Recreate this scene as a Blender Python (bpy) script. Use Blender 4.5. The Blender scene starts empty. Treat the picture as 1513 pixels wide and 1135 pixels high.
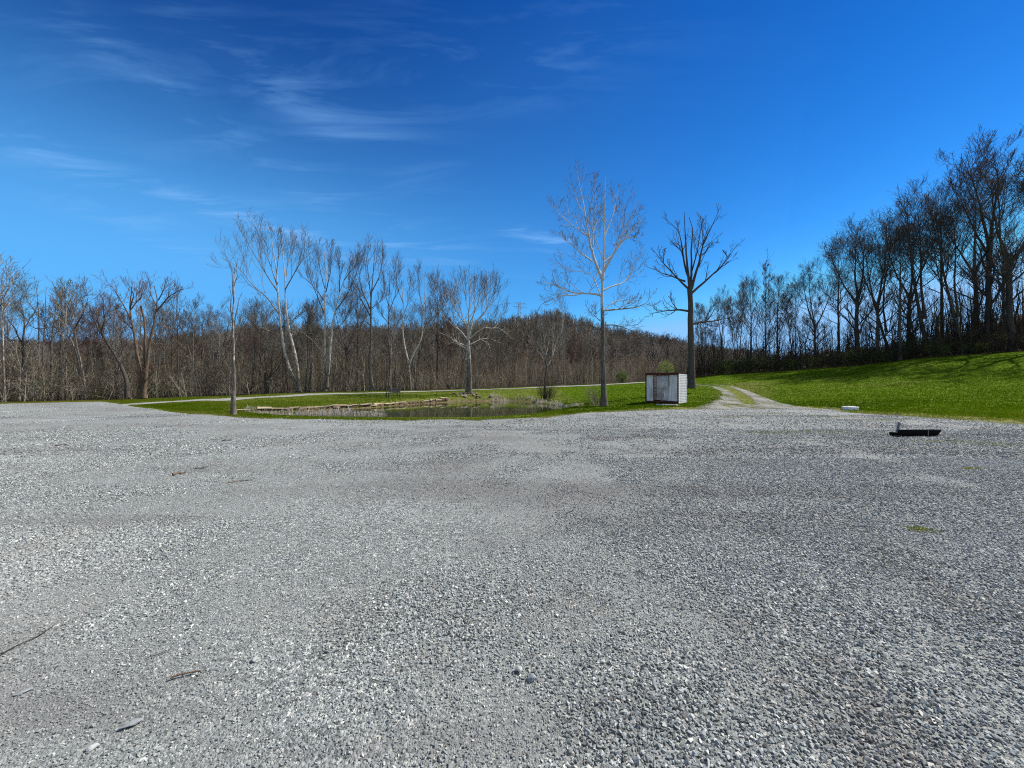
import bpy, bmesh, math
import numpy as np
from mathutils import Vector

SC = bpy.context.scene
COL = SC.collection
R = math.radians
F, CX, CY, H = 580.0, 756.5, 567.5, 1.55        # focal length (px of the photo), centre, eye height (m)
rng = np.random.default_rng(7)

# ------------------------------------------------------------------ helpers
def tag(o, label=None, cat=None, group=None, kind=None):
    if label: o['label'] = label
    if cat: o['category'] = cat
    if group: o['group'] = group
    if kind: o['kind'] = kind
    return o

def empty(name, loc, rz=0.0, scale=1.0):
    o = bpy.data.objects.new(name, None)
    o.empty_display_size = 0.3
    o.location = loc; o.rotation_euler = (0, 0, rz); o.scale = (scale,) * 3
    COL.objects.link(o)
    return o

def link(name, me, parent=None):
    o = bpy.data.objects.new(name, me)
    COL.objects.link(o)
    if parent: o.parent = parent
    return o

def mesh_np(name, verts, faces, mats, smooth=True, attrs=None, mat_index=None):
    """verts (V,3); faces list of int arrays (n,k); attrs: {name: (V,) floats}"""
    me = bpy.data.meshes.new(name)
    verts = np.asarray(verts, dtype=np.float32)
    me.vertices.add(len(verts)); me.vertices.foreach_set('co', verts.ravel())
    faces = [np.asarray(f, dtype=np.int32) for f in faces if len(f)]
    sizes = np.concatenate([np.full(len(f), f.shape[1], dtype=np.int32) for f in faces])
    flat = np.concatenate([f.ravel() for f in faces])
    starts = np.concatenate([[0], np.cumsum(sizes)[:-1]]).astype(np.int32)
    me.loops.add(len(flat)); me.loops.foreach_set('vertex_index', flat)
    me.polygons.add(len(sizes)); me.polygons.foreach_set('loop_start', starts)
    try: me.polygons.foreach_set('loop_total', sizes)
    except Exception: pass
    me.polygons.foreach_set('use_smooth', np.full(len(sizes), smooth, dtype=bool))
    if not isinstance(mats, (list, tuple)): mats = [mats]
    for m in mats: me.materials.append(m)
    if mat_index is not None:
        me.polygons.foreach_set('material_index', np.asarray(mat_index, dtype=np.int32))
    if attrs:
        for k, v in attrs.items():
            a = me.attributes.new(k, 'FLOAT', 'POINT')
            a.data.foreach_set('value', np.asarray(v, dtype=np.float32))
    me.update(calc_edges=True)
    me.validate(verbose=False)
    return me

def bm_mesh(name, bm, mats, smooth=False):
    bmesh.ops.recalc_face_normals(bm, faces=bm.faces)
    me = bpy.data.meshes.new(name)
    bm.to_mesh(me); bm.free()
    if not isinstance(mats, (list, tuple)): mats = [mats]
    for m in mats: me.materials.append(m)
    if smooth: me.polygons.foreach_set('use_smooth', np.ones(len(me.polygons), dtype=bool))
    return me

def box(bm, c, s, rot=None, bevel=0.0, mi=0):
    """box centred on c with full sizes s, optional Matrix rotation"""
    r = bmesh.ops.create_cube(bm, size=1.0)
    vs = r['verts']
    for v in vs:
        p = Vector((v.co.x * s[0], v.co.y * s[1], v.co.z * s[2]))
        if rot is not None: p = rot @ p
        v.co = p + Vector(c)
    fs = {f for v in vs for f in v.link_faces}
    for f in fs: f.material_index = mi
    if bevel:
        es = list({e for v in vs for e in v.link_edges})
        bmesh.ops.bevel(bm, geom=es, offset=bevel, segments=1, affect='EDGES')
    return vs

def bar(bm, a, b, w, h=None, bevel=0.0):
    a, b = Vector(a), Vector(b); d = b - a
    rot = d.to_track_quat('Z', 'Y').to_matrix()
    return box(bm, (a + b) / 2, (w, h or w, d.length), rot, bevel)

# cheap smooth noise on arrays
def vnoise(x, y, seed=0):
    xi = np.floor(x).astype(np.int64); yi = np.floor(y).astype(np.int64)
    fx = x - xi; fy = y - yi
    fx = fx * fx * (3 - 2 * fx); fy = fy * fy * (3 - 2 * fy)
    def h(i, j):
        n = (i * 374761393 + j * 668265263 + seed * 1442695041) & 0x7fffffff
        n = ((n ^ (n >> 13)) * 1274126177) & 0x7fffffff
        n = n ^ (n >> 16)
        return (n % 65536) / 65535.0
    a = h(xi, yi); b = h(xi + 1, yi); c = h(xi, yi + 1); d = h(xi + 1, yi + 1)
    return (a * (1 - fx) + b * fx) * (1 - fy) + (c * (1 - fx) + d * fx) * fy

def fbm(x, y, seed=0, oct=3):
    s = 0; a = .5; t = 0
    for o in range(oct):
        s = s + a * vnoise(x * 2 ** o, y * 2 ** o, seed + o); t += a; a *= .5
    return s / t

# ------------------------------------------------------------------ materials
class NT:
    def __init__(self, name):
        self.m = bpy.data.materials.new(name); self.m.use_nodes = True
        self.t = self.m.node_tree; self.n = self.t.nodes; self.l = self.t.links
        self.b = self.n['Principled BSDF']; self.out = self.n['Material Output']
        self.b.inputs['Specular IOR Level'].default_value = 0.25
        self.b.inputs['Roughness'].default_value = 0.9
    def add(self, kind, **kw):
        n = self.n.new(kind)
        for k, v in kw.items():
            setattr(n, k, v)
        return n
    def set(self, sock, v):
        if hasattr(v, 'is_output') or isinstance(v, bpy.types.NodeSocket): self.l.new(v, sock)
        else: sock.default_value = c4(v) if isinstance(v, tuple) and len(v) == 3 and sock.type == 'RGBA' else v
    def math(self, op, a, b=None, c=None, clamp=False):
        n = self.add('ShaderNodeMath', operation=op, use_clamp=clamp)
        self.set(n.inputs[0], a)
        if b is not None: self.set(n.inputs[1], b)
        if c is not None: self.set(n.inputs[2], c)
        return n.outputs[0]
    def mix(self, f, a, b, mode='MIX'):
        n = self.add('ShaderNodeMix', data_type='RGBA', blend_type=mode)
        self.set(n.inputs[0], f); self.set(n.inputs[6], a); self.set(n.inputs[7], b)
        return n.outputs[2]
    def noise(self, scale, detail=4, rough=.6, vec=None, dist=0):
        n = self.add('ShaderNodeTexNoise')
        n.inputs['Scale'].default_value = scale; n.inputs['Detail'].default_value = detail
        n.inputs['Roughness'].default_value = rough; n.inputs['Distortion'].default_value = dist
        if vec is not None: self.l.new(vec, n.inputs['Vector'])
        return n.outputs['Fac']
    def ramp(self, f, stops):
        n = self.add('ShaderNodeValToRGB'); self.l.new(f, n.inputs[0])
        e = n.color_ramp.elements
        while len(e) > 1: e.remove(e[0])
        e[0].position = stops[0][0]; e[0].color = c4(stops[0][1])
        for p, c in stops[1:]:
            x = e.new(p); x.color = c4(c)
        return n.outputs[0]
    def attr(self, name):
        return self.add('ShaderNodeAttribute', attribute_name=name).outputs['Fac']
    def obj(self):
        return self.add('ShaderNodeTexCoord').outputs['Object']
    def mapping(self, vec, scale=(1, 1, 1), rot=(0, 0, 0)):
        n = self.add('ShaderNodeMapping'); self.l.new(vec, n.inputs[0])
        n.inputs['Scale'].default_value = scale; n.inputs['Rotation'].default_value = rot
        return n.outputs[0]
    def bump(self, h, strength=.5, dist=.02, normal=None):
        n = self.add('ShaderNodeBump'); self.l.new(h, n.inputs['Height'])
        n.inputs['Strength'].default_value = strength; n.inputs['Distance'].default_value = dist
        if normal is not None: self.l.new(normal, n.inputs['Normal'])
        self.l.new(n.outputs[0], self.b.inputs['Normal'])
        return n.outputs[0]
    def base(self, c): self.set(self.b.inputs['Base Color'], c4(c) if isinstance(c, (tuple, list)) else c)
    def rough(self, v): self.set(self.b.inputs['Roughness'], v)
    def spec(self, v): self.b.inputs['Specular IOR Level'].default_value = v
    def alpha(self, a): self.set(self.b.inputs['Alpha'], a)

def c4(c):
    if isinstance(c, (int, float)): return (c, c, c, 1)
    return (*c, 1) if len(c) == 3 else tuple(c)

def plain(name, c, rough=.7, metal=0.0, var=.25, scale=8, bump=.15, spec=.3):
    t = NT(name)
    f = t.noise(scale, 5, .65, t.obj())
    t.base(t.ramp(f, [(.3, tuple(x * (1 - var) for x in c)), (.7, tuple(min(1, x * (1 + var)) for x in c))]))
    t.rough(rough); t.spec(spec); t.b.inputs['Metallic'].default_value = metal
    if bump: t.bump(f, bump, .02)
    return t.m

def bark(name, dark, light, scale=6.0, patch=None, patch_lo=0.0, patch_hi=1.0, tint=None):
    """ridged bark; 'patch' = pale sycamore skin that takes over between two heights (m above the base)"""
    t = NT(name)
    o = t.obj()
    st = t.mapping(o, (1, 1, .22))
    f = t.noise(scale * 2.2, 5, .7, st)
    g = t.noise(scale * .35, 3, .6, o)
    c = t.ramp(f, [(.32, dark), (.68, light)])
    if patch:
        z = t.add('ShaderNodeSeparateXYZ'); t.l.new(o, z.inputs[0])
        k = t.math('SUBTRACT', z.outputs[2], patch_lo)
        k = t.math('DIVIDE', k, max(.01, patch_hi - patch_lo), clamp=True)
        blot = t.noise(5.5, 4, .7, t.mapping(o, (1, 1, .55)))
        s = t.math('ADD', t.math('MULTIPLY', k, .95), t.math('MULTIPLY', blot, .9))
        s = t.math('SMOOTH_MIN', t.math('MAXIMUM', t.math('MULTIPLY', t.math('SUBTRACT', s, .70), 7.0), 0.0), 1.0, .1)
        pc = t.mix(t.noise(9, 3, .6, o), patch, tuple(x * .62 for x in patch))
        c = t.mix(s, c, pc)
    if tint:
        c = t.mix(t.attr('tint'), c, tint)
    t.base(c); t.rough(.92); t.spec(.15)
    t.bump(f, .55, .03)
    return t.m

M = {}
M['bark_dark'] = bark('bark_dark', (.036, .030, .025), (.13, .112, .096))
M['bark_grey'] = bark('bark_grey', (.055, .048, .040), (.19, .17, .145))
M['bark_brown'] = bark('bark_brown', (.045, .032, .022), (.16, .12, .085))
M['bark_pale'] = bark('bark_pale', (.10, .085, .065), (.34, .30, .245))
M['bark_rust'] = bark('bark_rust', (.055, .038, .026), (.20, .145, .10))
M['sycamore_lower'] = bark('sycamore_lower', (.05, .043, .036), (.19, .17, .145), patch=(.66, .63, .57), patch_lo=4.6, patch_hi=10.5)
M['sycamore_low_white'] = bark('sycamore_low_white', (.06, .05, .04), (.22, .19, .155), patch=(.58, .545, .48), patch_lo=-2., patch_hi=15.0)
M['birch'] = bark('birch', (.07, .055, .045), (.20, .165, .13), patch=(.56, .52, .46), patch_lo=-10., patch_hi=40.0)
M['twig_grey'] = bark('twig_grey', (.085, .078, .064), (.21, .195, .165))
M['twig_brown'] = bark('twig_brown', (.075, .060, .045), (.18, .148, .112))
M['twig_dark'] = bark('twig_dark', (.055, .045, .036), (.15, .122, .10))
M['twig_red'] = bark('twig_red', (.09, .05, .04), (.20, .115, .09))
M['twig_green'] = bark('twig_green', (.07, .075, .03), (.17, .18, .075))

# thicket / hillside: tint runs from grey-brown to olive
def wood_mat(name, a, b, c, thin=0.0):
    t = NT(name)
    v = t.attr('tint')
    col = t.ramp(v, [(.0, a), (.45, b), (1., c)])
    t.base(col); t.rough(1.0); t.spec(.04)
    if thin:
        tr = t.add('ShaderNodeBsdfTranslucent'); t.l.new(col, tr.inputs['Color'])
        ms = t.add('ShaderNodeMixShader'); ms.inputs[0].default_value = thin
        t.l.new(t.b.outputs[0], ms.inputs[1]); t.l.new(tr.outputs[0], ms.inputs[2]); t.l.new(ms.outputs[0], t.out.inputs['Surface'])
    return t.m
M['thicket'] = wood_mat('thicket', (.075, .062, .042), (.20, .17, .12), (.46, .41, .32))
M['thicket_dark'] = wood_mat('thicket_dark', (.022, .019, .014), (.06, .05, .036), (.10, .09, .055))
M['hillwood'] = wood_mat('hillwood', (.085, .072, .060), (.175, .150, .122), (.30, .275, .205))
M['brush_green'] = wood_mat('brush_green', (.045, .065, .018), (.10, .15, .035), (.17, .23, .06), .45)
M['brush_yellow'] = wood_mat('brush_yellow', (.12, .17, .03), (.22, .28, .06), (.32, .36, .10), .45)
M['reed'] = wood_mat('reed', (.30, .25, .18), (.52, .45, .36), (.72, .66, .56), .45)
M['blade'] = wood_mat('blade', (.042, .085, .001), (.102, .166, .002), (.28, .255, .055), .45)

# ground: grass, straw and, past the wood's edge, leaf litter
def ground_mat():
    t = NT('ground_grass')
    o = t.obj()
    big = t.noise(.16, 4, .6, o)
    mid = t.noise(1.1, 5, .65, o)
    fine = t.noise(14, 4, .7, o)
    mixn = t.math('ADD', t.math('MULTIPLY', mid, .55), t.math('MULTIPLY', fine, .45))
    g = t.ramp(mixn, [(.30, (.042, .080, .002)), (.52, (.088, .150, .004)), (.72, (.145, .200, .014))])
    straw = t.ramp(fine, [(.3, (.10, .105, .025)), (.7, (.26, .23, .085))])
    k = t.math('MULTIPLY', t.math('SUBTRACT', t.math('ADD', t.math('MULTIPLY', big, .6), t.math('MULTIPLY', mid, .4)), .52), 5.0, clamp=True)
    k = t.math('MULTIPLY', k, .55)
    k = t.math('MAXIMUM', k, t.math('MULTIPLY', t.attr('straw'), t.math('MULTIPLY', mid, 1.7), clamp=True), clamp=True)
    c = t.mix(k, g, straw)
    mud = t.ramp(fine, [(.3, (.09, .062, .038)), (.7, (.26, .20, .135))])
    c = t.mix(t.attr('mud'), c, mud)
    lit = t.ramp(t.noise(3.0, 5, .7, o), [(.3, (.030, .021, .014)), (.7, (.085, .062, .042))])
    w = t.math('ADD', t.attr('wood'), t.math('MULTIPLY', t.math('SUBTRACT', mid, .5), .8))
    w = t.math('MULTIPLY', t.math('SUBTRACT', w, .35), 3.0, clamp=True)
    c = t.mix(w, c, lit)
    t.base(c); t.rough(1.0); t.spec(.03)
    t.bump(mixn, .6, .05)
    return t.m
M['ground'] = ground_mat()

def wheel_bands(t, o):
    """darker compacted swaths where vehicles turn"""
    n = t.noise(1.0, 3, .55, t.mapping(o, (.16, .62, 1), (0, 0, R(-24))), .4)
    return t.math('MULTIPLY', t.math('SUBTRACT', n, .50), 7.0, clamp=True)
def gravel_mat(name, edge_soft=1.0, patchy=0.0, warm=0.0):
    """crushed grey limestone: three sizes of voronoi chips, compacted bands, ragged edge through 'edge'"""
    t = NT(name)
    o = t.obj()
    def chips(scale, rnd=1.0):
        w = t.add('ShaderNodeTexNoise'); w.inputs['Scale'].default_value = scale * .8
        w.inputs['Detail'].default_value = 2; t.l.new(o, w.inputs['Vector'])
        a = t.add('ShaderNodeVectorMath', operation='SCALE'); t.l.new(w.outputs['Color'], a.inputs[0]); a.inputs['Scale'].default_value = .55 / scale
        b = t.add('ShaderNodeVectorMath', operation='ADD'); t.l.new(o, b.inputs[0]); t.l.new(a.outputs[0], b.inputs[1])
        v = t.add('ShaderNodeTexVoronoi', feature='F1'); v.inputs['Scale'].default_value = scale; t.l.new(b.outputs[0], v.inputs['Vector'])
        s = t.add('ShaderNodeSeparateXYZ'); t.l.new(v.outputs['Color'], s.inputs[0])
        return v.outputs['Distance'], s.outputs[0], s.outputs[1]
    d1, r1, q1 = chips(52); d2, r2, q2 = chips(115)
    n_big = t.noise(.33, 4, .55, t.mapping(o, (1, .55, 1), (0, 0, R(32))))
    n_mid = t.noise(1.6, 4, .6, o)
    n_fine = t.noise(160, 3, .7, o)
    coarse = t.math('MULTIPLY', t.math('SUBTRACT', t.math('ADD', t.math('MULTIPLY', n_big, .65), t.math('MULTIPLY', n_mid, .35)), .44), 9.0, clamp=True)
    ramp = [(.0, (.105, .112, .104)), (.35, (.222, .238, .224)), (.7, (.312, .334, .314)), (.92, (.45, .46, .42)), (1., (.68, .66, .58))]
    c1 = t.ramp(r1, ramp); c2 = t.ramp(r2, ramp)
    c = t.mix(coarse, c2, c1)
    # dusty fines between the chips in compacted bands
    fines = t.ramp(n_fine, [(.3, (.118, .121, .112)), (.7, (.252, .258, .238))])
    kf = t.math('MULTIPLY', t.math('SUBTRACT', 1.0, coarse), t.math('MULTIPLY', q2, .9))
    c = t.mix(kf, c, fines)
    stain = t.math('MULTIPLY', t.math('SUBTRACT', t.noise(.8, 5, .6, t.mapping(o, (1, .6, 1), (0, 0, R(-40)))), .52), 5.0, clamp=True)
    c = t.mix(t.math('MULTIPLY', stain, .5), c, (.20, .178, .155, 1))
    pale = t.math('MULTIPLY', t.math('SUBTRACT', t.noise(.21, 3, .5, o), .5), 6.0, clamp=True)
    c = t.mix(t.math('MULTIPLY', pale, .25), c, (.42, .42, .39, 1))
    c = t.mix(t.math('MULTIPLY', wheel_bands(t, o), .55), c, (.165, .160, .150, 1))
    if warm: c = t.mix(warm, c, (.33, .30, .235, 1))
    h1 = t.math('SUBTRACT', 1.0, t.math('MULTIPLY', d1, 1.5)); h2 = t.math('SUBTRACT', 1.0, t.math('MULTIPLY', d2, 1.5))
    h1 = t.math('ADD', h1, t.math('MULTIPLY', r1, .9)); h2 = t.math('ADD', h2, t.math('MULTIPLY', r2, .8))
    h = t.math('ADD', t.math('MULTIPLY', h1, t.math('ADD', coarse, .12)), t.math('MULTIPLY', h2, .45))
    t.base(c); t.rough(.88); t.spec(.25)
    t.bump(h, .6, .016)
    e = t.attr('edge')
    rag = t.math('ADD', t.math('MULTIPLY', t.noise(.6, 6, .75, o), edge_soft * 2.2), t.math('MULTIPLY', t.noise(9, 3, .7, o), edge_soft * .5))
    a = t.math('SUBTRACT', t.math('ADD', e, rag), edge_soft * 1.45)
    a = t.math('MULTIPLY', t.math('ADD', a, t.math('MULTIPLY', t.math('SUBTRACT', t.noise(28, 3, .7, o), .5), 1.2 * edge_soft)), 5.0, clamp=True)
    if patchy:
        pn = t.math('ADD', t.math('MULTIPLY', t.noise(.55, 6, .72, t.mapping(o, (1, .5, 1))), .6), t.math('MULTIPLY', t.noise(22, 3, .8, o), .4))
        a = t.math('MULTIPLY', a, t.math('MULTIPLY', t.math('SUBTRACT', pn, patchy), 9.0, clamp=True))
    t.alpha(a)
    return t.m
M['gravel'] = gravel_mat('gravel')
M['path'] = gravel_mat('path_gravel', .35, 0, .35)
M['track'] = gravel_mat('track_gravel', .55, .42, .4)

def stone_mat():
    t = NT('crushed_limestone')
    r = t.attr('tint')
    f = t.noise(45, 4, .65, t.obj())
    c = t.ramp(r, [(.0, (.10, .102, .096)), (.3, (.225, .247, .236)), (.6, (.335, .365, .350)), (.80, (.47, .497, .470)), (.92, (.68, .665, .59)), (1., (.80, .78, .70))])
    c = t.mix(t.math('MULTIPLY', f, .5), c, t.mix(.5, c, (.12, .12, .115, 1)))
    o = t.obj()
    stain = t.math('MULTIPLY', t.math('SUBTRACT', t.noise(.8, 5, .6, t.mapping(o, (1, .6, 1), (0, 0, R(-40)))), .52), 5.0, clamp=True)
    c = t.mix(t.math('MULTIPLY', stain, .42), c, (.19, .165, .138, 1))
    pale = t.math('MULTIPLY', t.math('SUBTRACT', t.noise(.21, 3, .5, o), .5), 6.0, clamp=True)
    c = t.mix(t.math('MULTIPLY', pale, .28), c, (.44, .45, .43, 1))
    c = t.mix(t.math('MULTIPLY', wheel_bands(t, o), .55), c, (.165, .160, .150, 1))
    t.base(c); t.rough(.85); t.spec(.28)
    t.bump(f, .35, .006)
    return t.m
M['stone'] = stone_mat()

def water_mat():
    t = NT('pond_water')
    o = t.obj()
    t.base(t.ramp(t.noise(.5, 3, .5, o), [(.3, (.024, .036, .008)), (.7, (.046, .060, .014))]))
    t.rough(.025); t.b.inputs['IOR'].default_value = 1.33; t.spec(.5)
    t.bump(t.noise(2.2, 3, .5, t.mapping(o, (1, 2.2, 1))), .02, .02)
    return t.m
M['water'] = water_mat()

# ------------------------------------------------------------------ terrain
# For a fan of bearings (photo columns) : (distance, photo row) where the ground lies there
COLS = {
 -700: [(22, 608), (30, 594), (60, 580), (100, 573), (220, 560), (380, 530), (700, 545)],
 -300: [(27, 600.8), (34, 592), (60, 583), (100, 575), (220, 560), (380, 524), (700, 545)],
 0:    [(30, 597.4), (36, 592), (60, 583), (100, 575), (220, 562), (380, 523), (700, 545)],
 170:  [(28, 599.6), (31, 597), (38, 591), (60, 583), (100, 575), (220, 560), (380, 520), (700, 545)],
 300:  [(20, 612.4), (27, 600), (33, 593), (36, 589.5), (45, 584.5), (60, 581), (100, 573), (220, 552), (380, 514), (700, 545)],
 345:  [(18.2, 616.9), (19.5, 613.6), (24, 605), (33, 597), (38, 588), (45, 584), (60, 580), (100, 572), (220, 545), (380, 500), (700, 545)],
 450:  [(17.2, 619.8), (18.3, 619.5), (20.2, 618.0), (27.5, 600), (36, 592), (41, 585), (43.5, 582), (50, 580), (70, 577), (100, 570), (220, 540), (380, 501), (700, 545)],
 600:  [(16.8, 621), (18, 620.7), (19.6, 619.6), (35.2, 589), (38.5, 587), (46, 580), (48.5, 578.5), (54, 577), (100, 568), (220, 540), (380, 501), (700, 545)],
 690:  [(16.8, 621), (18, 620.7), (19.6, 619.6), (42, 586), (44, 580), (50, 577), (53, 576), (57, 575), (100, 565), (220, 538), (380, 495), (700, 545)],
 750:  [(17.2, 619.8), (18.5, 619.6), (20.6, 617.0), (38, 592), (44, 583), (50, 575), (53, 574), (58, 572.5), (100, 562), (220, 536), (380, 488), (700, 545)],
 820:  [(18.6, 615.8), (23, 609), (30, 602), (37, 594), (44, 583), (52, 572), (54, 571), (60, 569), (100, 559), (220, 532), (380, 475), (700, 545)],
 890:  [(21, 610.3), (27, 600.6), (35, 590), (45, 578), (55, 568.5), (60, 567), (100, 558), (220, 532), (380, 500), (700, 545)],
 985:  [(23.4, 605.9), (27, 597.6), (30, 592.5), (36, 579.5), (50, 566), (60, 562), (80, 559), (120, 556), (220, 535), (380, 518), (700, 545)],
 1060: [(24, 605), (30, 592), (40, 575), (50, 563), (60, 555), (70, 552), (100, 552), (220, 545), (380, 536), (700, 548)],
 1150: [(24, 605), (26, 602), (35, 583), (45, 564), (55, 550.5), (62, 546.5), (75, 546), (100, 552), (220, 552), (380, 542), (700, 550)],
 1256: [(21.7, 608.9), (30, 585), (40, 561), (50, 544.5), (56, 539.5), (64, 537), (80, 545), (120, 552), (380, 542), (700, 550)],
 1360: [(18.2, 616.9), (26, 590), (36, 557), (46, 532.5), (52, 527), (60, 519), (75, 522), (110, 540), (380, 545), (700, 550)],
 1513: [(15.1, 627), (22, 598), (32, 553), (42, 523), (48, 516.5), (56, 480), (64, 462), (80, 465), (120, 500), (380, 545), (700, 550)],
 1800: [(12.4, 640), (20, 600), (30, 547), (40, 508), (46, 500), (54, 452), (64, 425), (80, 430), (120, 480), (380, 545), (700, 550)],
}
CK = sorted(COLS)
UK = np.array([(p - CX) / F for p in CK])
EDGE_PX = np.array([-1200, -700, -300, 0, 150, 200, 260, 345, 450, 600, 700, 760, 840, 900, 960, 1040, 1100, 1170, 1250, 1340, 1513, 1800, 2300])
EDGE_D = np.array([17., 22., 27, 30.5, 34, 26, 21.2, 18.2, 17.1, 16.8, 16.8, 17.5, 19.3, 21.7, 23.4, 24.2, 25.0, 24.6, 21.7, 18.5, 15.1, 12.4, 9.8])
WOOD_PX = np.array([-700, -300, 0, 150, 300, 450, 600, 690, 805, 890, 985, 1060, 1150, 1256, 1360, 1513, 1800])
WOOD_D = np.array([24., 28, 31, 36.5, 40.5, 47, 52.5, 55, 57, 59, 61, 61, 57, 53, 48.5, 45, 42])
def edge_d(u):
    e = np.interp(u * F + CX, EDGE_PX, EDGE_D)
    return e + (fbm(u * 11 + 50, u * 0 + 3.3, 61, 4) - .5) * 2.6 * np.clip((e - 9) / 12, .3, 1)
def wood_d(u): return np.interp(u * F + CX, WOOD_PX, WOOD_D)

GU = np.arange(-2.6, 2.6001, .0125)
GD = np.concatenate([[-30, -15, 0, 4], np.arange(8, 62, .3), np.geomspace(62, 900, 70)])
dgrid = np.arange(0, 901, .5)
tab = []
for k in CK:
    pts = COLS[k]
    d = np.array([p[0] for p in pts]); z = H - d * (np.array([p[1] for p in pts]) - CY) / F
    z[0] = 0.0
    zz = np.interp(dgrid, np.concatenate([[0], d]), np.concatenate([[0], z]))
    # light smoothing that grows with the distance
    k3 = np.ones(5) / 5; zs = np.convolve(np.pad(zz, 2, mode='edge'), k3, 'valid')
    k9 = np.ones(61) / 61; zb = np.convolve(np.pad(zz, 30, mode='edge'), k9, 'valid')
    w = np.clip((dgrid - 90) / 60, 0, 1)
    tab.append(zs * (1 - w) + zb * w)
tab = np.array(tab)                                   # (cols, dgrid)
uu = np.clip(GU, UK[0], UK[-1])
# smooth (cosine) blend between bearings
ix = np.clip(np.searchsorted(UK, uu) - 1, 0, len(UK) - 2)
ft = (uu - UK[ix]) / (UK[ix + 1] - UK[ix])
tabD = np.array([np.interp(GD, dgrid, r) for r in tab])
GH = tabD[ix] * (1 - ft)[:, None] + tabD[ix + 1] * ft[:, None]      # (U, D)
GX = GU[:, None] * np.maximum(GD, 8)[None, :]
GY = np.broadcast_to(GD[None, :], GX.shape)

# pond outline
POND = [(362, 24.2), (375, 23.0), (390, 22.3), (450, 21.5), (520, 21.1), (600, 20.9), (700, 21.1), (760, 22.2), (800, 24), (828, 27), (838, 29), (828, 31.5),
        (808, 35.0), (785, 38.5), (750, 41.2), (690, 40.2), (640, 36.9), (600, 33.6), (550, 29.8), (500, 27.8), (450, 26.2), (400, 25.2)]
WATER_Z = -.25
poly = np.array([((p - CX) / F * d, d) for p, d in POND])
def poly_sd(x, y, P):
    """signed distance, positive inside"""
    x = np.asarray(x, float); y = np.asarray(y, float)
    best = np.full(x.shape, 1e9); inside = np.zeros(x.shape, bool)
    n = len(P)
    for i in range(n):
        x0, y0 = P[i]; x1, y1 = P[(i + 1) % n]
        dx, dy = x1 - x0, y1 - y0
        t = np.clip(((x - x0) * dx + (y - y0) * dy) / (dx * dx + dy * dy), 0, 1)
        best = np.minimum(best, np.hypot(x - x0 - t * dx, y - y0 - t * dy))
        c = ((y0 > y) != (y1 > y)) & (x < (x1 - x0) * (y - y0) / (y1 - y0 + 1e-12) + x0)
        inside ^= c
    return np.where(inside, best, -best)
SD = np.full(GX.shape, -99.0)
near = (np.abs(GX) < 40) & (GY > 12) & (GY < 52)
SD[near] = poly_sd(GX[near], GY[near], poly)
w = np.clip((SD + 1.0) / 1.0, 0, 1); w = w * w * (3 - 2 * w)
GH = GH * (1 - w) + (WATER_Z + .03) * w
GH = np.where(SD > 0, WATER_Z + .03 - np.minimum(.55, SD * .45), GH)
ED = edge_d(GU)[:, None] - GY
bump = (fbm(GX * .45, GY * .45, 3) - .5) * .10 + (fbm(GX * 1.7, GY * 1.7, 5) - .5) * .05
GH = GH + np.where(ED < 0, bump * np.clip(-ED / 2, 0, 1), 0) * np.where(SD > -.3, 0, 1)
GH = GH - .05 * np.clip(ED / .8, 0, 1)                # the lot's own sheet lies over this part

def ground_z(x, y):
    x = np.asarray(x, float); y = np.asarray(y, float)
    u = np.clip(x / np.maximum(y, 8), GU[0], GU[-1] - 1e-6); d = np.clip(y, GD[0], GD[-1] - 1e-6)
    i = np.clip(((u - GU[0]) / (GU[1] - GU[0])).astype(int), 0, len(GU) - 2); fu = (u - GU[i]) / (GU[1] - GU[0])
    j = np.clip(np.searchsorted(GD, d, side='right') - 1, 0, len(GD) - 2); fd = (d - GD[j]) / (GD[j + 1] - GD[j])
    return (GH[i, j] * (1 - fu) + GH[i + 1, j] * fu) * (1 - fd) + (GH[i, j + 1] * (1 - fu) + GH[i + 1, j + 1] * fu) * fd
def gz(x, y): return float(ground_z(np.array([x]), np.array([y]))[0])
def at(px, d):
    x = (px - CX) / F * d
    return Vector((x, d, gz(x, d)))

def grid_faces(nu, nd):
    a = (np.arange(nu - 1)[:, None] * nd + np.arange(nd - 1)[None, :]).ravel()
    return np.stack([a, a + nd, a + nd + 1, a + 1], 1)

WD = np.clip((GY - wood_d(GU)[:, None]) / 2.0 + .5, 0, 1)
MUD = np.clip(1 - np.abs(SD + .1) / .7, 0, 1) * np.clip((GY - 23) / 3, 0, 1)
STRAW = np.clip(1 - np.abs(ED + .6) / 1.8, 0, 1) * .9
STRAW = np.maximum(STRAW, np.clip(1 - np.abs(SD + 2.2) / 2.6, 0, 1) * .5 * (SD < 0))
STRAW = np.maximum(STRAW, .5 * np.clip((GX < 6), 0, 1) * (ED < 0))
PXG = GU[:, None] * F + CX
STRAW = np.maximum(STRAW, 1.0 * np.clip(1.5 - np.abs(ED + .7) / .9, 0, 1) * ((GU[:, None] * F + CX) > 720) * (ED < .3))
STRAW = np.maximum(STRAW, .8 * np.exp(-((PXG - 1100) / 45) ** 2) * (ED < 0) * (GY < 46))
me = mesh_np('ground', np.stack([GX, GY, GH], -1).reshape(-1, 3), [grid_faces(len(GU), len(GD))], M['ground'],
             attrs={'wood': WD.ravel(), 'mud': MUD.ravel(), 'straw': STRAW.ravel()})
tag(link('ground', me), kind='structure')

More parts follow.
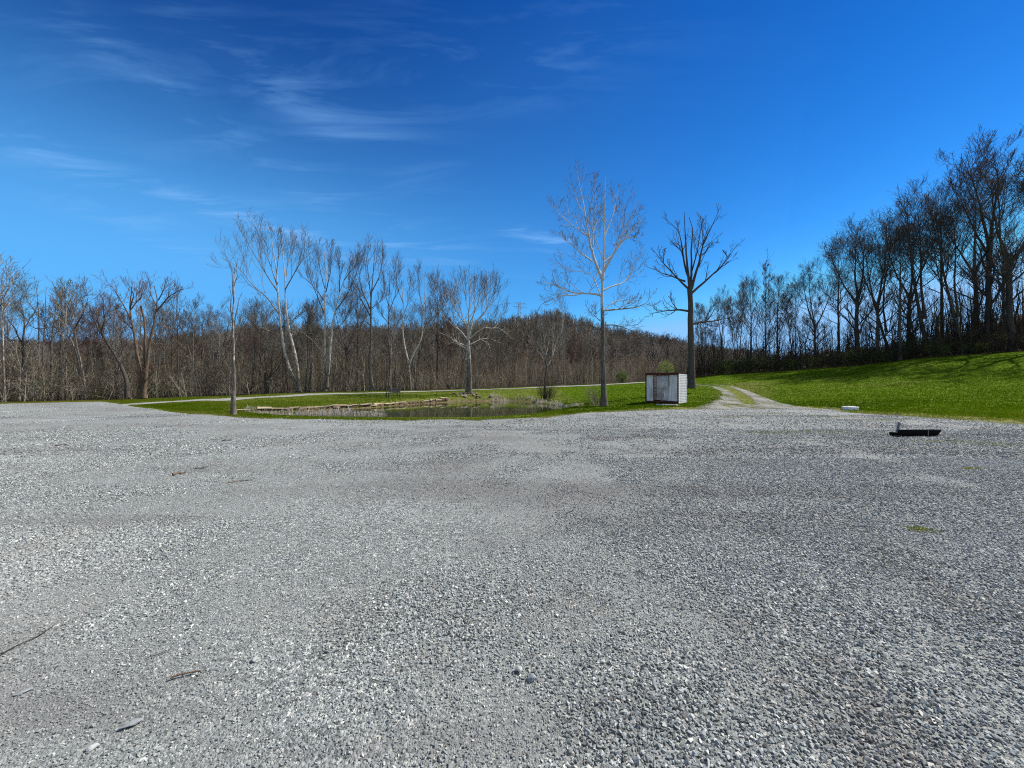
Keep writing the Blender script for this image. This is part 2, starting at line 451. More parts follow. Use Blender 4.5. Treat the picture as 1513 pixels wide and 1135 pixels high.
# gravel lot
def lot_z(x, y):
    return .03 + (fbm(x * .8, y * .8, 11) - .5) * .05 + (fbm(x * 3.1, y * 3.1, 17) - .5) * .018
lu = np.arange(-2.6, 2.6001, .01)
tt = np.concatenate([np.linspace(-1, 0, 6)[:-1], np.linspace(0, 1, 260)])
le = edge_d(lu) + 1.0
LD = np.where(tt[None, :] < 0, tt[None, :] * 30, 1.0 + (le[:, None] - 1.0) * np.clip(tt, 0, 1)[None, :] ** 1.25)
LX = lu[:, None] * np.maximum(LD, 8)
LE = edge_d(lu)[:, None] - LD
LZ = lot_z(LX, LD) * np.clip((LE + .1) / 1.2, .0, 1) + .012
over = LE < .8
LZ = np.where(over, np.maximum(LZ, ground_z(LX, LD) + .012), LZ)
LZ = np.where(LE < -.2, ground_z(LX, LD) + .014, LZ)
me = mesh_np('gravel_lot', np.stack([LX, LD, LZ], -1).reshape(-1, 3), [grid_faces(len(lu), len(tt))], M['gravel'], attrs={'edge': np.clip(LE, -2, 2).ravel()})
tag(link('gravel_lot', me), kind='structure')

# ribbons of gravel laid on the ground
def ribbon(name, line, mat, n=160, m=25, lift=.035, median=0.0):
    L = np.array([((p - CX) / F * d, d, w) for p, d, w in line])
    s = np.concatenate([[0], np.cumsum(np.hypot(np.diff(L[:, 0]), np.diff(L[:, 1])))])
    q = np.linspace(0, s[-1], n)
    X = np.interp(q, s, L[:, 0]); Y = np.interp(q, s, L[:, 1]); Wd = np.interp(q, s, L[:, 2])
    for _ in range(10):
        X[1:-1] = (X[:-2] + X[1:-1] * 2 + X[2:]) / 4; Y[1:-1] = (Y[:-2] + Y[1:-1] * 2 + Y[2:]) / 4
    tx, ty = np.gradient(X), np.gradient(Y); l = np.hypot(tx, ty); nx, ny = -ty / l, tx / l
    v = np.linspace(-1, 1, m)
    PX = X[:, None] + nx[:, None] * v[None] * (Wd / 2 + .3)[:, None]
    PY = Y[:, None] + ny[:, None] * v[None] * (Wd / 2 + .3)[:, None]
    PZ = ground_z(PX, PY) + lift
    e = (1 - np.abs(v))[None] * (Wd / 2 + .3)[:, None] - .3
    if median: e = np.where(Y[:, None] > 27, np.minimum(e, np.abs(v)[None] * (Wd / 2 + .3)[:, None] - median), e)
    me = mesh_np(name, np.stack([PX, PY, PZ], -1).reshape(-1, 3), [grid_faces(n, m)[:, ::-1]], mat, attrs={'edge': np.broadcast_to(e, PX.shape).ravel()})
    tag(link(name, me), kind='structure')
    return PX, PY
ribbon('path', [(150, 27, 2.6), (185, 29.5, 2.6), (240, 31.5, 2.6), (300, 34.2, 2.6), (370, 38.3, 2.6), (450, 42.0, 2.5), (600, 47.0, 2.5), (690, 51.0, 2.5), (760, 51.5, 2.5), (850, 53.5, 2.5), (900, 55.0, 2.5), (960, 55, 2.5)], M['path'])
ribbon('dirt_track', [(1125, 23.0, 7.5), (1110, 26, 5.6), (1104, 30, 3.9), (1095, 34, 3.2), (1084, 38, 2.7), (1068, 42, 2.4), (1040, 44.5, 2.2), (1010, 46, 2.0)], M['track'], median=.35)

# pond water
pp = []
for i in range(len(poly)):
    a, b = poly[i], poly[(i + 1) % len(poly)]
    for k in range(4): pp.append(a + (b - a) * k / 4)
pp = np.array(pp); cen = pp.mean(0)
out = pp + (pp - cen) / np.linalg.norm(pp - cen, axis=1)[:, None] * .5
bm = bmesh.new()
vs = [bm.verts.new((x, y, WATER_Z)) for x, y in out]
bmesh.ops.triangle_fill(bm, edges=[bm.edges.new((vs[i], vs[(i + 1) % len(vs)])) for i in range(len(vs))], use_beauty=True)
me = bm_mesh('pond_water', bm, M['water'])
for p in me.polygons:
    if p.normal.z < 0: p.flip()
tag(link('pond_water', me), kind='structure')

# ------------------------------------------------------------------ tubes and trees
def tubes(groups, name, mat, smooth=True, tints=None, mi=None):
    """groups: list of (pts (N,P,3), rad (N,P), sides)"""
    V, Fc, T, MI, off = [], [], [], [], 0
    for gi, (P, Rr, S) in enumerate(groups):
        N, K, _ = P.shape
        if N == 0: continue
        T0 = np.gradient(P, axis=1); T0 /= np.linalg.norm(T0, axis=2, keepdims=True) + 1e-9
        ref = np.where(np.abs(T0[:, :1, 2:3]) > .9, np.array([1., .2, 0.]), np.array([.1, .2, 1.]))
        ref = np.broadcast_to(ref, T0.shape)
        U = np.cross(T0, ref); U /= np.linalg.norm(U, axis=2, keepdims=True) + 1e-9
        W = np.cross(T0, U)
        ang = np.arange(S) * 2 * np.pi / S
        ring = P[:, :, None, :] + Rr[:, :, None, None] * (np.cos(ang)[None, None, :, None] * U[:, :, None, :] + np.sin(ang)[None, None, :, None] * W[:, :, None, :])
        V.append(ring.reshape(-1, 3))
        n = np.arange(N)[:, None, None] * K * S; k = np.arange(K - 1)[None, :, None] * S; s = np.arange(S)[None, None, :]; s2 = (s + 1) % S
        a = off + n + k + s; b = off + n + k + s2
        f = np.stack([a, b, b + S, a + S], -1).reshape(-1, 4)
        Fc.append(f); MI.append(np.full(len(f), 0 if mi is None else mi[gi]))
        t = np.zeros(N) if tints is None else tints[gi]
        T.append(np.repeat(t, K * S))
        off += N * K * S
    return mesh_np(name, np.concatenate(V), Fc, mat, smooth, attrs={'tint': np.concatenate(T)}, mat_index=np.concatenate(MI))

def unit(v): return v / (np.linalg.norm(v, axis=-1, keepdims=True) + 1e-9)

def spawn(P, Rr, n, g, t0=.25, t1=.97, ang=(48, 10), lenf=.5, rf=.55, K=5, wig=.16, up=.10, taper=.3, rmin=.006, shrink=.55, flat=0.0, lenabs=None):
    """n children on every parent polyline"""
    N, Kp, _ = P.shape
    seg = np.linalg.norm(np.diff(P, axis=1), axis=2); Lp = seg.sum(1)
    t = t0 + (t1 - t0) * (np.arange(n)[None, :] + g.uniform(.1, .9, (N, n))) / n
    q = np.clip(t * (Kp - 1), 0, Kp - 1.001); i = q.astype(int); f = q - i
    r_ = np.arange(N)[:, None]
    pos = P[r_, i] * (1 - f)[..., None] + P[r_, i + 1] * f[..., None]
    tan = unit(P[r_, i + 1] - P[r_, i])
    pr = Rr[r_, i] * (1 - f) + Rr[r_, i + 1] * f
    ref = np.where(np.abs(tan[..., 2:3]) > .85, np.array([1., 0, 0]), np.array([0., 0, 1.]))
    U = unit(np.cross(tan, ref)); W = np.cross(tan, U)
    phi = np.arange(n)[None, :] * 2.4 + g.uniform(0, 6.28, (N, 1)) + g.uniform(-.7, .7, (N, n))
    a = np.radians(g.normal(ang[0], ang[1], (N, n)))[..., None]
    d = np.cos(a) * tan + np.sin(a) * (np.cos(phi)[..., None] * U + np.sin(phi)[..., None] * W)
    L = (Lp[:, None] if lenabs is None else lenabs) * lenf * (1 - shrink * (t - t0) / max(.01, t1 - t0)) * g.uniform(.6, 1.25, (N, n))
    d = d.reshape(-1, 3); pos = pos.reshape(-1, 3); L = L.reshape(-1); pr = pr.reshape(-1)
    M_ = len(L)
    out = np.empty((M_, K, 3)); out[:, 0] = pos
    step = L / (K - 1)
    for k in range(1, K):
        d = unit(d + g.normal(0, wig, (M_, 3)) + np.array([0, 0, up]))
        out[:, k] = out[:, k - 1] + d * step[:, None]
    r0 = np.maximum(np.minimum(pr * rf, L * .03 + .004), rmin)
    rad = np.maximum(r0[:, None] * (1 - (1 - taper) * np.linspace(0, 1, K)[None, :]), rmin * .6)
    return out, rad

def resample(pts, K):
    p = np.array(pts, float)
    s = np.concatenate([[0], np.cumsum(np.linalg.norm(np.diff(p, axis=0), axis=1))])
    q = np.linspace(0, s[-1], K)
    o = np.stack([np.interp(q, s, p[:, c]) for c in range(3)], 1)
    o[1:-1] = o[1:-1] * .6 + (o[:-2] + o[2:]) * .2
    return o

def wiggle(P, amp, g):
    K = P.shape[-2]
    n = g.normal(0, 1, P.shape); n[..., 0, :] = 0
    n = (n + np.roll(n, 1, -2)) / 2; n[..., 0, :] = 0
    return P + n * amp

def flare(P, Rr, amt=.55, h=.45):
    z = P[..., 2] - P[..., :1, 2]
    return Rr * (1 + amt * np.exp(-np.maximum(z, 0) / h))

TW = (1.65, 1.65, 1.3); RT = 1.3; WG = .42; AG = .74; UPK = 1.5       # twig length and twig girth for all trees
def tree(name, loc, label, cat, group, stems, limbs, seed, mat_trunk, mat_crown, lev=(6, 5, 4), auto=None,
         ang=((50, 12), (48, 14), (48, 16)), lenf=(.42, .42, .45), up=(.12, .08, .05), wig=(.15, .17, .2), rmin=.0075, t0=(.2, .12, .1), twig_mat=None, sides=12, fl=.42, rz=0, scale=1.0, lk=.8):
    """stems: list of (polyline, r0, r1); limbs: same, level one. auto: dict for extra level-one limbs on the stems.
    coordinates local to the base. Returns the Empty with children trunk and crown."""
    g = np.random.default_rng(seed)
    root = empty(name, loc, rz, scale)
    tag(root, label, cat, group)
    Ps, Rs = [], []
    for pl, r0, r1 in stems:
        P = resample(pl, 18); Rr = .74 * (r1 + (r0 - r1) * (1 - np.linspace(0, 1, 18)) ** 1.15)
        Ps.append(wiggle(P, r0 * .09, g)); Rs.append(Rr)
    Ps = np.array(Ps); Rs = np.array(Rs)
    Rs0 = Rs.copy()
    Rs = flare(Ps, Rs, fl) if fl else Rs
    Rs = Rs * (1 + g.normal(0, .025, Rs.shape))
    me = tubes([(Ps, Rs, sides)], 'trunk', mat_trunk)
    tr = link('trunk', me, root)
    groups = []
    L1 = []; R1 = []
    K1 = 10
    for pl, r0, r1 in limbs:
        P = resample(pl, K1); L1.append(wiggle(P, r0 * .22 + .01, g)); R1.append(lk * (r1 + (r0 - r1) * (1 - np.linspace(0, 1, K1)) ** 1.3))
    if limbs: L1 = np.array(L1); R1 = np.array(R1)
    if auto:
        a = dict(auto); n = a.pop('n')
        A, B = spawn(Ps, Rs0, n, g, K=K1, wig=.09, **a)
        if limbs: L1 = np.concatenate([L1, A]); R1 = np.concatenate([R1, B])
        else: L1, R1 = A, B
    groups.append((L1, R1, 6))
    P, Rr = L1, R1
    # the trunk's own top carries twigs too
    topP = Ps[:, 10:, :]; topR = Rs0[:, 10:]
    for k, n in enumerate(lev):
        if n == 0: break
        C, Cr = spawn(P, Rr, n, g, t0=t0[k], ang=(ang[k][0] * AG, ang[k][1]), lenf=lenf[k] * TW[k], up=up[k] * UPK, wig=wig[k] * WG, K=(7, 5, 4)[k], rmin=rmin * RT, shrink=(.66, .5, .3)[k])
        if k == 0 and auto is not None:
            E, Er = spawn(topP, topR, n + 3, g, t0=.15, ang=(ang[k][0] * AG, ang[k][1]), lenf=.55, up=up[k], wig=wig[k] * WG, K=7, rmin=rmin * RT)
            C = np.concatenate([C, E]); Cr = np.concatenate([Cr, Er])
        groups.append((C, Cr, (4, 3, 3)[k]))
        P, Rr = C, Cr
    if twig_mat is None:
        link('crown', tubes(groups, 'crown', mat_crown), root)
    else:
        link('crown', tubes(groups, 'crown', [mat_crown, twig_mat], mi=[0, 0] + [1] * (len(groups) - 2)), root)
    return root

def kids(o): return [c for c in bpy.data.objects if c.parent == o]
def copy_tree(src, loc, rz, scale, label, group=None):
    r = src.copy(); COL.objects.link(r)
    r.location = loc; r.rotation_euler = (0, 0, rz); r.scale = (scale[0], scale[0], scale[1]) if isinstance(scale, tuple) else (scale,) * 3
    r['label'] = label
    if group: r['group'] = group
    for c in src.children_recursive if False else [c for c in src.children]:
        d = c.copy(); COL.objects.link(d); d.parent = r
    return r

def traced(px, d, ox, oy, sc, base=None):
    """maker of local points from a zoomed crop of the photo: (X, Y[, dy]) -> metres from the tree's base"""
    b = at(px, d)
    def f(*pts, dy=0.0):
        n = len(pts); o = []
        for i, p in enumerate(pts):
            yy = d + dy * i / max(1, n - 1)
            x = (ox + p[0] / sc - CX) / F * yy; z = H - yy * (oy + p[1] / sc - CY) / F
            o.append((x - b.x, yy - b.y, z - b.z))
        return o
    return b, f

# --- the tall white-topped sycamore by the shed
b, f = traced(890, 27, 760, 240, 2.911)
g_ = 'tall trees beside the shed'
stem = [(f((386, 1052), (382, 900), (380, 700), (379, 560), (383, 490), (385, 400), (387, 250), (388, 130), (393, 60)), .27, .014)]
L = lambda r0, r1, *p, dy=0.: (f(*p, dy=dy), r0, r1)
limbs = [
 L(.11, .012, (380, 505), (355, 460), (325, 370), (310, 270), (300, 200), (285, 130), (275, 60), dy=1.2),
 L(.055, .010, (334, 425), (285, 390), (245, 355), (215, 335), (190, 300), dy=-1.4),
 L(.05, .010, (318, 318), (280, 295), (235, 260), (190, 220), (158, 178), dy=1.8),
 L(.10, .012, (384, 470), (412, 415), (450, 360), (465, 310), (500, 230), (535, 165), dy=-1.6),
 L(.05, .010, (452, 352), (490, 322), (545, 325), dy=-1.5),
 L(.05, .010, (386, 320), (420, 240), (440, 150), (450, 110), dy=1.5),
 L(.04, .010, (387, 260), (350, 190), (345, 110), (350, 60), dy=-1.2),
 L(.075, .012, (379, 575), (340, 562), (290, 565), (230, 555), (180, 530), (120, 512), dy=-1.5),
 L(.045, .010, (285, 565), (240, 575), (200, 568), (140, 600), (108, 615), dy=-1.),
 L(.065, .012, (384, 550), (430, 530), (470, 520), (500, 480), (540, 405), dy=1.8),
 L(.065, .012, (384, 637), (450, 632), (520, 625), (570, 608), (598, 560), dy=-1.2),
 L(.05, .010, (384, 700), (430, 700), (490, 715), (552, 752), dy=1.5),
 L(.05, .012, (380, 725), (340, 705), (290, 692), (265, 706), dy=1.),
 L(.04, .010, (380, 640), (430, 600), (470, 590), (520, 600), dy=2.2),
 L(.04, .010, (380, 600), (350, 520), (330, 470), (270, 470), (160, 440), dy=2.),
 L(.03, .010, (380, 690), (345, 660), (325, 640), dy=-2.2),
 L(.045, .010, (383, 420), (350, 340), (330, 260), (335, 200), dy=-2.4),
 L(.045, .010, (384, 430), (440, 380), (500, 290), (545, 250), dy=2.6),
]
tree('sycamore_tree', b, 'tall bare sycamore with white upper limbs, left of the metal shed', 'tree', None, stem, limbs, 11,
     M['sycamore_lower'], M['sycamore_lower'], lev=(8, 6, 4), lenf=(.30, .36, .42), up=(.10, .05, .03), wig=(.22, .25, .25), rmin=.0065, twig_mat=M['twig_grey'], lk=1.0)

# --- the dark tree behind the shed
b, f = traced(1021, 35, 760, 240, 2.911)
stem = [(f((763, 972), (762, 850), (758, 700), (756, 600), (755, 545)), .39, .29), (f((755, 560), (748, 480), (740, 400), (734, 300), (730, 215)), .17, .03), (f((757, 560), (762, 470), (760, 380), (768, 290), (752, 235)), .16, .03)]
limbs = [
 L(.13, .02, (752, 500), (738, 470), (722, 380), (715, 310), (690, 270), (648, 238), dy=1.5),
 L(.16, .02, (762, 545), (790, 450), (810, 350), (835, 300), (882, 207), dy=-1.5),
 L(.15, .02, (765, 560), (830, 505), (880, 460), (920, 410), (957, 352), dy=1.),
 L(.12, .02, (750, 545), (700, 500), (640, 430), (593, 378), dy=-1.8),
 L(.10, .02, (735, 512), (680, 490), (620, 470), (573, 450), dy=1.8),
 L(.12, .02, (750, 640), (700, 632), (640, 640), (578, 652), dy=-1.),
 L(.14, .02, (762, 697), (820, 685), (880, 680), (942, 664), dy=.8),
 L(.09, .02, (797, 425), (815, 320), (798, 225), dy=1.6),
 L(.06, .02, (722, 385), (670, 340), dy=1.),
 L(.06, .02, (808, 400), (850, 350), (878, 338), dy=-.8),
 L(.06, .02, (820, 685), (850, 620), (880, 600), dy=1.2),
 L(.06, .02, (640, 430), (645, 370), dy=1.),
 L(.08, .02, (760, 480), (790, 380), (800, 290), (815, 240), dy=-2.4),
 L(.06, .02, (700, 632), (670, 590), (672, 560), dy=-.6),
 L(.05, .02, (920, 410), (895, 380), dy=.6),
 L(.05, .02, (890, 450), (930, 425), dy=-.6),
]
tree('dark_tree', b, 'bare dark barked tree with stubby broken limbs behind the metal shed', 'tree', None, stem, limbs, 12,
     M['bark_dark'], M['bark_dark'], lev=(7, 4, 3), lenf=(.24, .32, .4), ang=((42, 12), (45, 14), (45, 14)), up=(.10, .06, .03), rmin=.010, lk=.85)

# --- white sycamore on the far bank
b, f = traced(693, 43.5, 520, 350, 4.053)
stem = [(f((706, 938), (705, 800), (703, 700), (697, 620), (694, 540), (704, 420), (708, 300), (712, 215)), .30, .02), (f((688, 930), (686, 800), (690, 660), (712, 560), (735, 430), (742, 260)), .20, .02)]
limbs = [
 L(.11, .014, (695, 620), (650, 560), (590, 520), (540, 470), (520, 400), dy=2),
 L(.10, .014, (690, 655), (640, 640), (580, 600), (500, 555), dy=-2),
 L(.08, .014, (692, 670), (650, 650), (600, 630), (565, 660), dy=2.5),
 L(.11, .014, (708, 610), (750, 570), (800, 540), (870, 490), (935, 440), dy=-1.5),
 L(.09, .014, (710, 645), (770, 610), (830, 610), (900, 640), dy=2.2),
 L(.07, .014, (770, 612), (815, 635), (832, 685), dy=-1),
 L(.07, .014, (800, 545), (880, 545), (960, 610), dy=1.5),
 L(.10, .014, (698, 560), (670, 500), (640, 400), (622, 270), dy=2.2),
 L(.09, .014, (704, 520), (740, 440), (768, 340), (788, 255), dy=-2.2),
 L(.09, .014, (698, 545), (640, 470), (590, 380), (562, 300), dy=-1.6),
 L(.10, .014, (706, 545), (780, 470), (840, 380), (905, 310), dy=1.6),
 L(.06, .014, (702, 460), (680, 380), (668, 280), (655, 230), dy=-2.6),
 L(.06, .014, (706, 430), (730, 350), (735, 260), dy=2.6),
 L(.07, .014, (712, 560), (800, 450), (850, 330), (862, 270), dy=-2.6),
 L(.07, .014, (695, 560), (640, 500), (570, 440), (545, 360), dy=2.8),
 L(.06, .014, (705, 480), (760, 400), (815, 320), (835, 270), dy=3.),
]
tree('sycamore_tree', b, 'broad bare white sycamore on the far bank of the pond', 'tree', None, stem, limbs, 13,
     M['sycamore_low_white'], M['sycamore_low_white'], lev=(8, 6, 3), lenf=(.36, .42, .45), up=(.20, .14, .08), ang=((42, 12), (42, 14), (42, 14)), rmin=.009, twig_mat=M['twig_brown'])

# --- pale snag-topped tree at the near left end of the pond
b, f = traced(345, 19.6, 280, 310, 3.547)
stem = [(f((232, 1075), (232, 900), (231, 740), (228, 640), (226, 560), (232, 470), (232, 360), (238, 300)), .145, .018)]
limbs = [
 L(.05, .008, (228, 650), (240, 560), (262, 470), (275, 430), dy=.5),
 L(.05, .008, (227, 600), (218, 510), (215, 430), (205, 400), dy=-.5),
 L(.04, .007, (231, 720), (252, 660), (262, 600), (276, 520), dy=.8),
 L(.03, .006, (232, 480), (222, 400), (225, 330), (210, 250), (170, 220), dy=-.3),
 L(.03, .006, (234, 400), (250, 340), (245, 280), (258, 250), dy=.4),
 L(.025, .006, (230, 690), (205, 650), (180, 640), dy=-.8),
 L(.025, .006, (229, 640), (205, 590), (195, 560), dy=.9),
 L(.025, .006, (231, 760), (262, 740), (275, 700), dy=-.6),
 L(.02, .006, (232, 330), (205, 270), (165, 250), dy=.6),
]
tree('snag_tree', b, 'slim pale tree with patchy white bark at the near left end of the pond', 'tree', None, stem, limbs, 14,
     M['birch'], M['bark_grey'], lev=(5, 3, 0), lenf=(.12, .4, .45), up=(.18, .1, .05), rmin=.0045, fl=.45)

# --- twin-stemmed sycamore, left of centre
b, f = traced(440, 47, 280, 310, 3.547)
gl = 'tall bare trees along the wood edge'
stem = [(f((570, 950), (545, 890), (515, 810), (492, 730), (480, 620), (465, 480), (458, 350), (440, 200), (405, 70)), .27, .025),
        (f((574, 950), (568, 830), (545, 720), (520, 620), (500, 480), (500, 380), (490, 250), (480, 110)), .26, .025)]
limbs = [
 L(.11, .016, (472, 550), (400, 450), (330, 400), (260, 300), (180, 260), dy=2),
 L(.10, .016, (462, 430), (390, 320), (320, 200), (255, 85), dy=-2),
 L(.08, .016, (460, 400), (420, 280), (380, 180), (340, 80), dy=1.5),
 L(.10, .016, (500, 420), (550, 330), (600, 250), (605, 150), dy=-1.5),
 L(.10, .016, (522, 600), (560, 560), (620, 520), (660, 540), dy=2),
 L(.08, .016, (500, 380), (520, 250), (550, 150), dy=2.2),
 L(.07, .016, (480, 640), (420, 640), (360, 610), (290, 540), dy=-2.2),
 L(.09, .014, (520, 625), (590, 640), (650, 690), (700, 750), dy=-2.5),
 L(.07, .014, (480, 680), (420, 660), (340, 655), (270, 660), dy=2.5),
 L(.07, .014, (488, 740), (420, 735), (330, 755), dy=-1),
 L(.06, .014, (455, 330), (470, 220), (455, 110), dy=-2.5),
]
tree('sycamore_tree', b, 'bare sycamore forking into two leaning pale stems beyond the path', 'tree', gl, stem, limbs, 15,
     M['sycamore_low_white'], M['bark_pale'], lev=(8, 6, 4), lenf=(.34, .42, .45), up=(.18, .12, .08), ang=((42, 12), (42, 14), (42, 14)), rmin=.0095, twig_mat=M['twig_grey'])

# --- pair: one white, one dark stem
b, f = traced(481, 49, 280, 310, 3.547)
stem = [(f((712, 950), (708, 820), (710, 700), (712, 580), (705, 470), (720, 330), (700, 190)), .23, .025),
        (f((720, 930), (735, 760), (745, 640), (760, 540), (790, 420), (830, 320), (870, 220)), .25, .025)]
limbs = [
 L(.09, .016, (712, 560), (660, 430), (620, 330), (610, 200), dy=2),
 L(.08, .016, (715, 430), (740, 330), (740, 200), dy=-2),
 L(.08, .016, (765, 530), (830, 440), (880, 330), (895, 220), dy=1.5),
 L(.08, .016, (785, 430), (790, 320), (770, 230), dy=-2),
 L(.07, .016, (708, 480), (650, 400), (580, 340), dy=-1.5),
 L(.07, .016, (745, 640), (800, 600), (850, 500), dy=2.2),
 L(.07, .016, (712, 420), (680, 300), (670, 200), dy=1.2),
 L(.07, .016, (810, 370), (860, 300), (900, 270), dy=-2.),
]
tree('hardwood_tree', b, 'bare tree with one white and one dark stem beyond the path', 'tree', gl, stem, limbs, 16,
     M['sycamore_low_white'], M['bark_brown'], lev=(8, 6, 4), lenf=(.36, .42, .45), up=(.18, .12, .08), ang=((40, 12), (42, 14), (42, 14)), rmin=.0095, twig_mat=M['twig_brown'])

# --- thick dark-footed tree
b, f = traced(549, 51, 520, 350, 4.053)
stem = [(f((122, 935), (118, 860), (105, 770), (115, 650), (112, 520), (112, 420), (120, 300), (130, 180), (140, 70)), .33, .025)]
limbs = [
 L(.12, .016, (112, 440), (70, 350), (40, 250), (10, 160), dy=2),
 L(.10, .016, (115, 380), (100, 250), (90, 130), (100, 60), dy=-2),
 L(.10, .016, (118, 330), (160, 250), (180, 150), (185, 80), dy=1.5),
 L(.10, .016, (112, 480), (60, 380), (0, 320), (-40, 300), dy=-1.5),
 L(.08, .016, (112, 530), (70, 500), (35, 485), dy=1),
 L(.08, .016, (115, 620), (80, 570), (30, 550), dy=-2),
 L(.08, .016, (112, 430), (170, 390), (220, 340), dy=2),
]
tree('hardwood_tree', b, 'tall bare tree with thick dark foot, left of the slender forked trees', 'tree', gl, stem, limbs, 17,
     M['bark_grey'], M['bark_brown'], lev=(8, 6, 4), lenf=(.36, .42, .45), up=(.2, .12, .08), ang=((40, 12), (42, 14), (42, 14)), rmin=.010, twig_mat=M['twig_brown'])

# --- straight slim tree
b, f = traced(576, 53, 520, 350, 4.053)
stem = [(f((228, 930), (228, 800), (222, 650), (220, 500), (222, 380), (225, 280), (228, 205)), .24, .025)]
limbs = [L(.08, .015, (222, 420), (195, 330), (190, 230), dy=1.5), L(.08, .015, (222, 450), (260, 350), (275, 220), dy=-1.5),
         L(.07, .015, (220, 520), (180, 470), (150, 420), dy=-2), L(.07, .015, (222, 560), (270, 530), (300, 480), dy=2)]
tree('hardwood_tree', b, 'straight slim bare tree between thick footed tree and forked pale tree', 'tree', gl, stem, limbs, 18,
     M['bark_grey'], M['bark_brown'], lev=(8, 6, 3), lenf=(.4, .42, .45), up=(.2, .12, .08), ang=((38, 12), (42, 14), (42, 14)), rmin=.010, twig_mat=M['twig_brown'])

# --- low-forked pale tree
b, f = traced(606, 53, 520, 350, 4.053)
stem = [(f((352, 925), (345, 830), (338, 745), (315, 660), (302, 560), (310, 430), (300, 300), (290, 150)), .20, .022),
        (f((342, 760), (365, 700), (405, 640), (425, 570), (430, 450), (435, 350), (440, 180)), .17, .022)]
limbs = [L(.08, .015, (308, 470), (340, 380), (350, 250), dy=1.5), L(.08, .015, (308, 400), (270, 300), (260, 150), dy=-1.5), L(.08, .015, (428, 560), (480, 490), (540, 420), (560, 340), dy=1.5),
         L(.08, .015, (430, 440), (400, 330), (390, 180), dy=-2), L(.08, .015, (434, 400), (490, 320), (520, 230), dy=2), L(.06, .015, (320, 680), (360, 640), (400, 590), dy=-1.5),
         L(.06, .015, (302, 560), (270, 500), (240, 470), dy=2.), L(.06, .015, (405, 640), (460, 560), (530, 500), dy=-2)]
tree('sycamore_tree', b, 'pale bare tree forking low into a wide V beyond the bench', 'tree', gl, stem, limbs, 19,
     M['sycamore_low_white'], M['bark_pale'], lev=(8, 6, 3), lenf=(.38, .42, .45), up=(.2, .12, .08), ang=((38, 12), (42, 14), (42, 14)), rmin=.010, twig_mat=M['twig_brown'])

# --- small tree with a brushy foot at the right end of the pond
b, f = traced(806, 38.5, 740, 440, 6.305)
stem = [(f((408, 965), (410, 850), (415, 720), (425, 640), (415, 560), (400, 480), (370, 380), (350, 300)), .15, .02)]
limbs = [L(.09, .012, (428, 640), (470, 590), (500, 470), (530, 380), (580, 330), dy=.8), L(.06, .012, (560, 330), (580, 210), (565, 90), (540, 30), dy=-.5),
         L(.05, .012, (415, 560), (440, 460), (460, 350), dy=1.2), L(.05, .012, (410, 530), (370, 460), (330, 400), dy=-1.2), L(.05, .012, (420, 600), (380, 540), (340, 500), dy=1.2),
         L(.05, .012, (400, 480), (410, 380), (400, 310), dy=-1)]
tree('small_tree', b, 'small crooked tree with white side limb and brushy foot at pond end', 'tree', None, stem, limbs, 20,
     M['bark_dark'], M['sycamore_low_white'], lev=(7, 6, 3), lenf=(.5, .45, .45), up=(.2, .12, .08), ang=((36, 12), (40, 14), (42, 14)), rmin=.007, twig_mat=M['twig_grey'], fl=.3)

# --- stump-like pollard
b, f = traced(395, 48, 280, 310, 3.547)
stem = [(f((402, 970), (402, 930), (400, 900), (420, 870), (440, 830)), .30, .12), (f((402, 930), (395, 890), (398, 855)), .22, .16)]
limbs = [L(.10, .03, (395, 910), (360, 890), (305, 850), dy=1), L(.12, .02, (420, 880), (470, 820), (490, 780), dy=-1), L(.10, .02, (430, 850), (430, 780), (440, 720), dy=1), L(.08, .02, (425, 890), (475, 885), dy=-1)]
tree('pollard_tree', b, 'squat broken tree with thick low fork under the leaning sycamore stems', 'tree', None, stem, limbs, 21,
     M['bark_rust'], M['bark_brown'], lev=(5, 4, 0), lenf=(.5, .45, .45), rmin=.010)

# --- left wood
gw = 'bare trees at the left wood edge'
b, f = traced(205, 38, 0, 380, 4.54)
stem = [(f((950, 950), (940, 830), (925, 680), (910, 560), (885, 440), (868, 330), (880, 200)), .30, .04), (f((965, 945), (980, 800), (990, 650), (1015, 520), (1045, 380), (1060, 280), (1030, 190)), .26, .04), (f((955, 940), (965, 700), (975, 520), (965, 400), (942, 325)), .20, .10)]
limbs = [L(.10, .02, (885, 430), (830, 330), (780, 240), (730, 180), dy=1.5), L(.08, .02, (872, 340), (900, 250), (850, 160), dy=-1), L(.08, .02, (880, 350), (940, 280), (970, 190), dy=1.),
         L(.10, .02, (1050, 360), (1120, 280), (1180, 230), (1225, 215), dy=-1.5), L(.07, .02, (1050, 330), (1000, 240), (1000, 140), dy=1), L(.07, .02, (1062, 290), (1100, 220), (1110, 150), dy=-.6),
         L(.08, .02, (945, 870), (1000, 800), (1060, 750), dy=-1.2), L(.07, .02, (1010, 550), (1040, 590), (1075, 615), dy=-1), L(.08, .02, (930, 700), (960, 600), (985, 560), dy=1.5), L(.07, .02, (900, 500), (830, 420), (790, 400), dy=-2),
         L(.07, .02, (950, 900), (915, 860), (900, 800), dy=-.8)]
tree('old_tree', b, 'old rusty barked tree with three stems and broken middle stem', 'tree', gw, stem, limbs, 22,
     M['bark_rust'], M['bark_brown'], lev=(7, 5, 3), lenf=(.36, .4, .42), up=(.12, .06, .03), wig=(.2, .24, .25), rmin=.008, twig_mat=M['twig_red'])

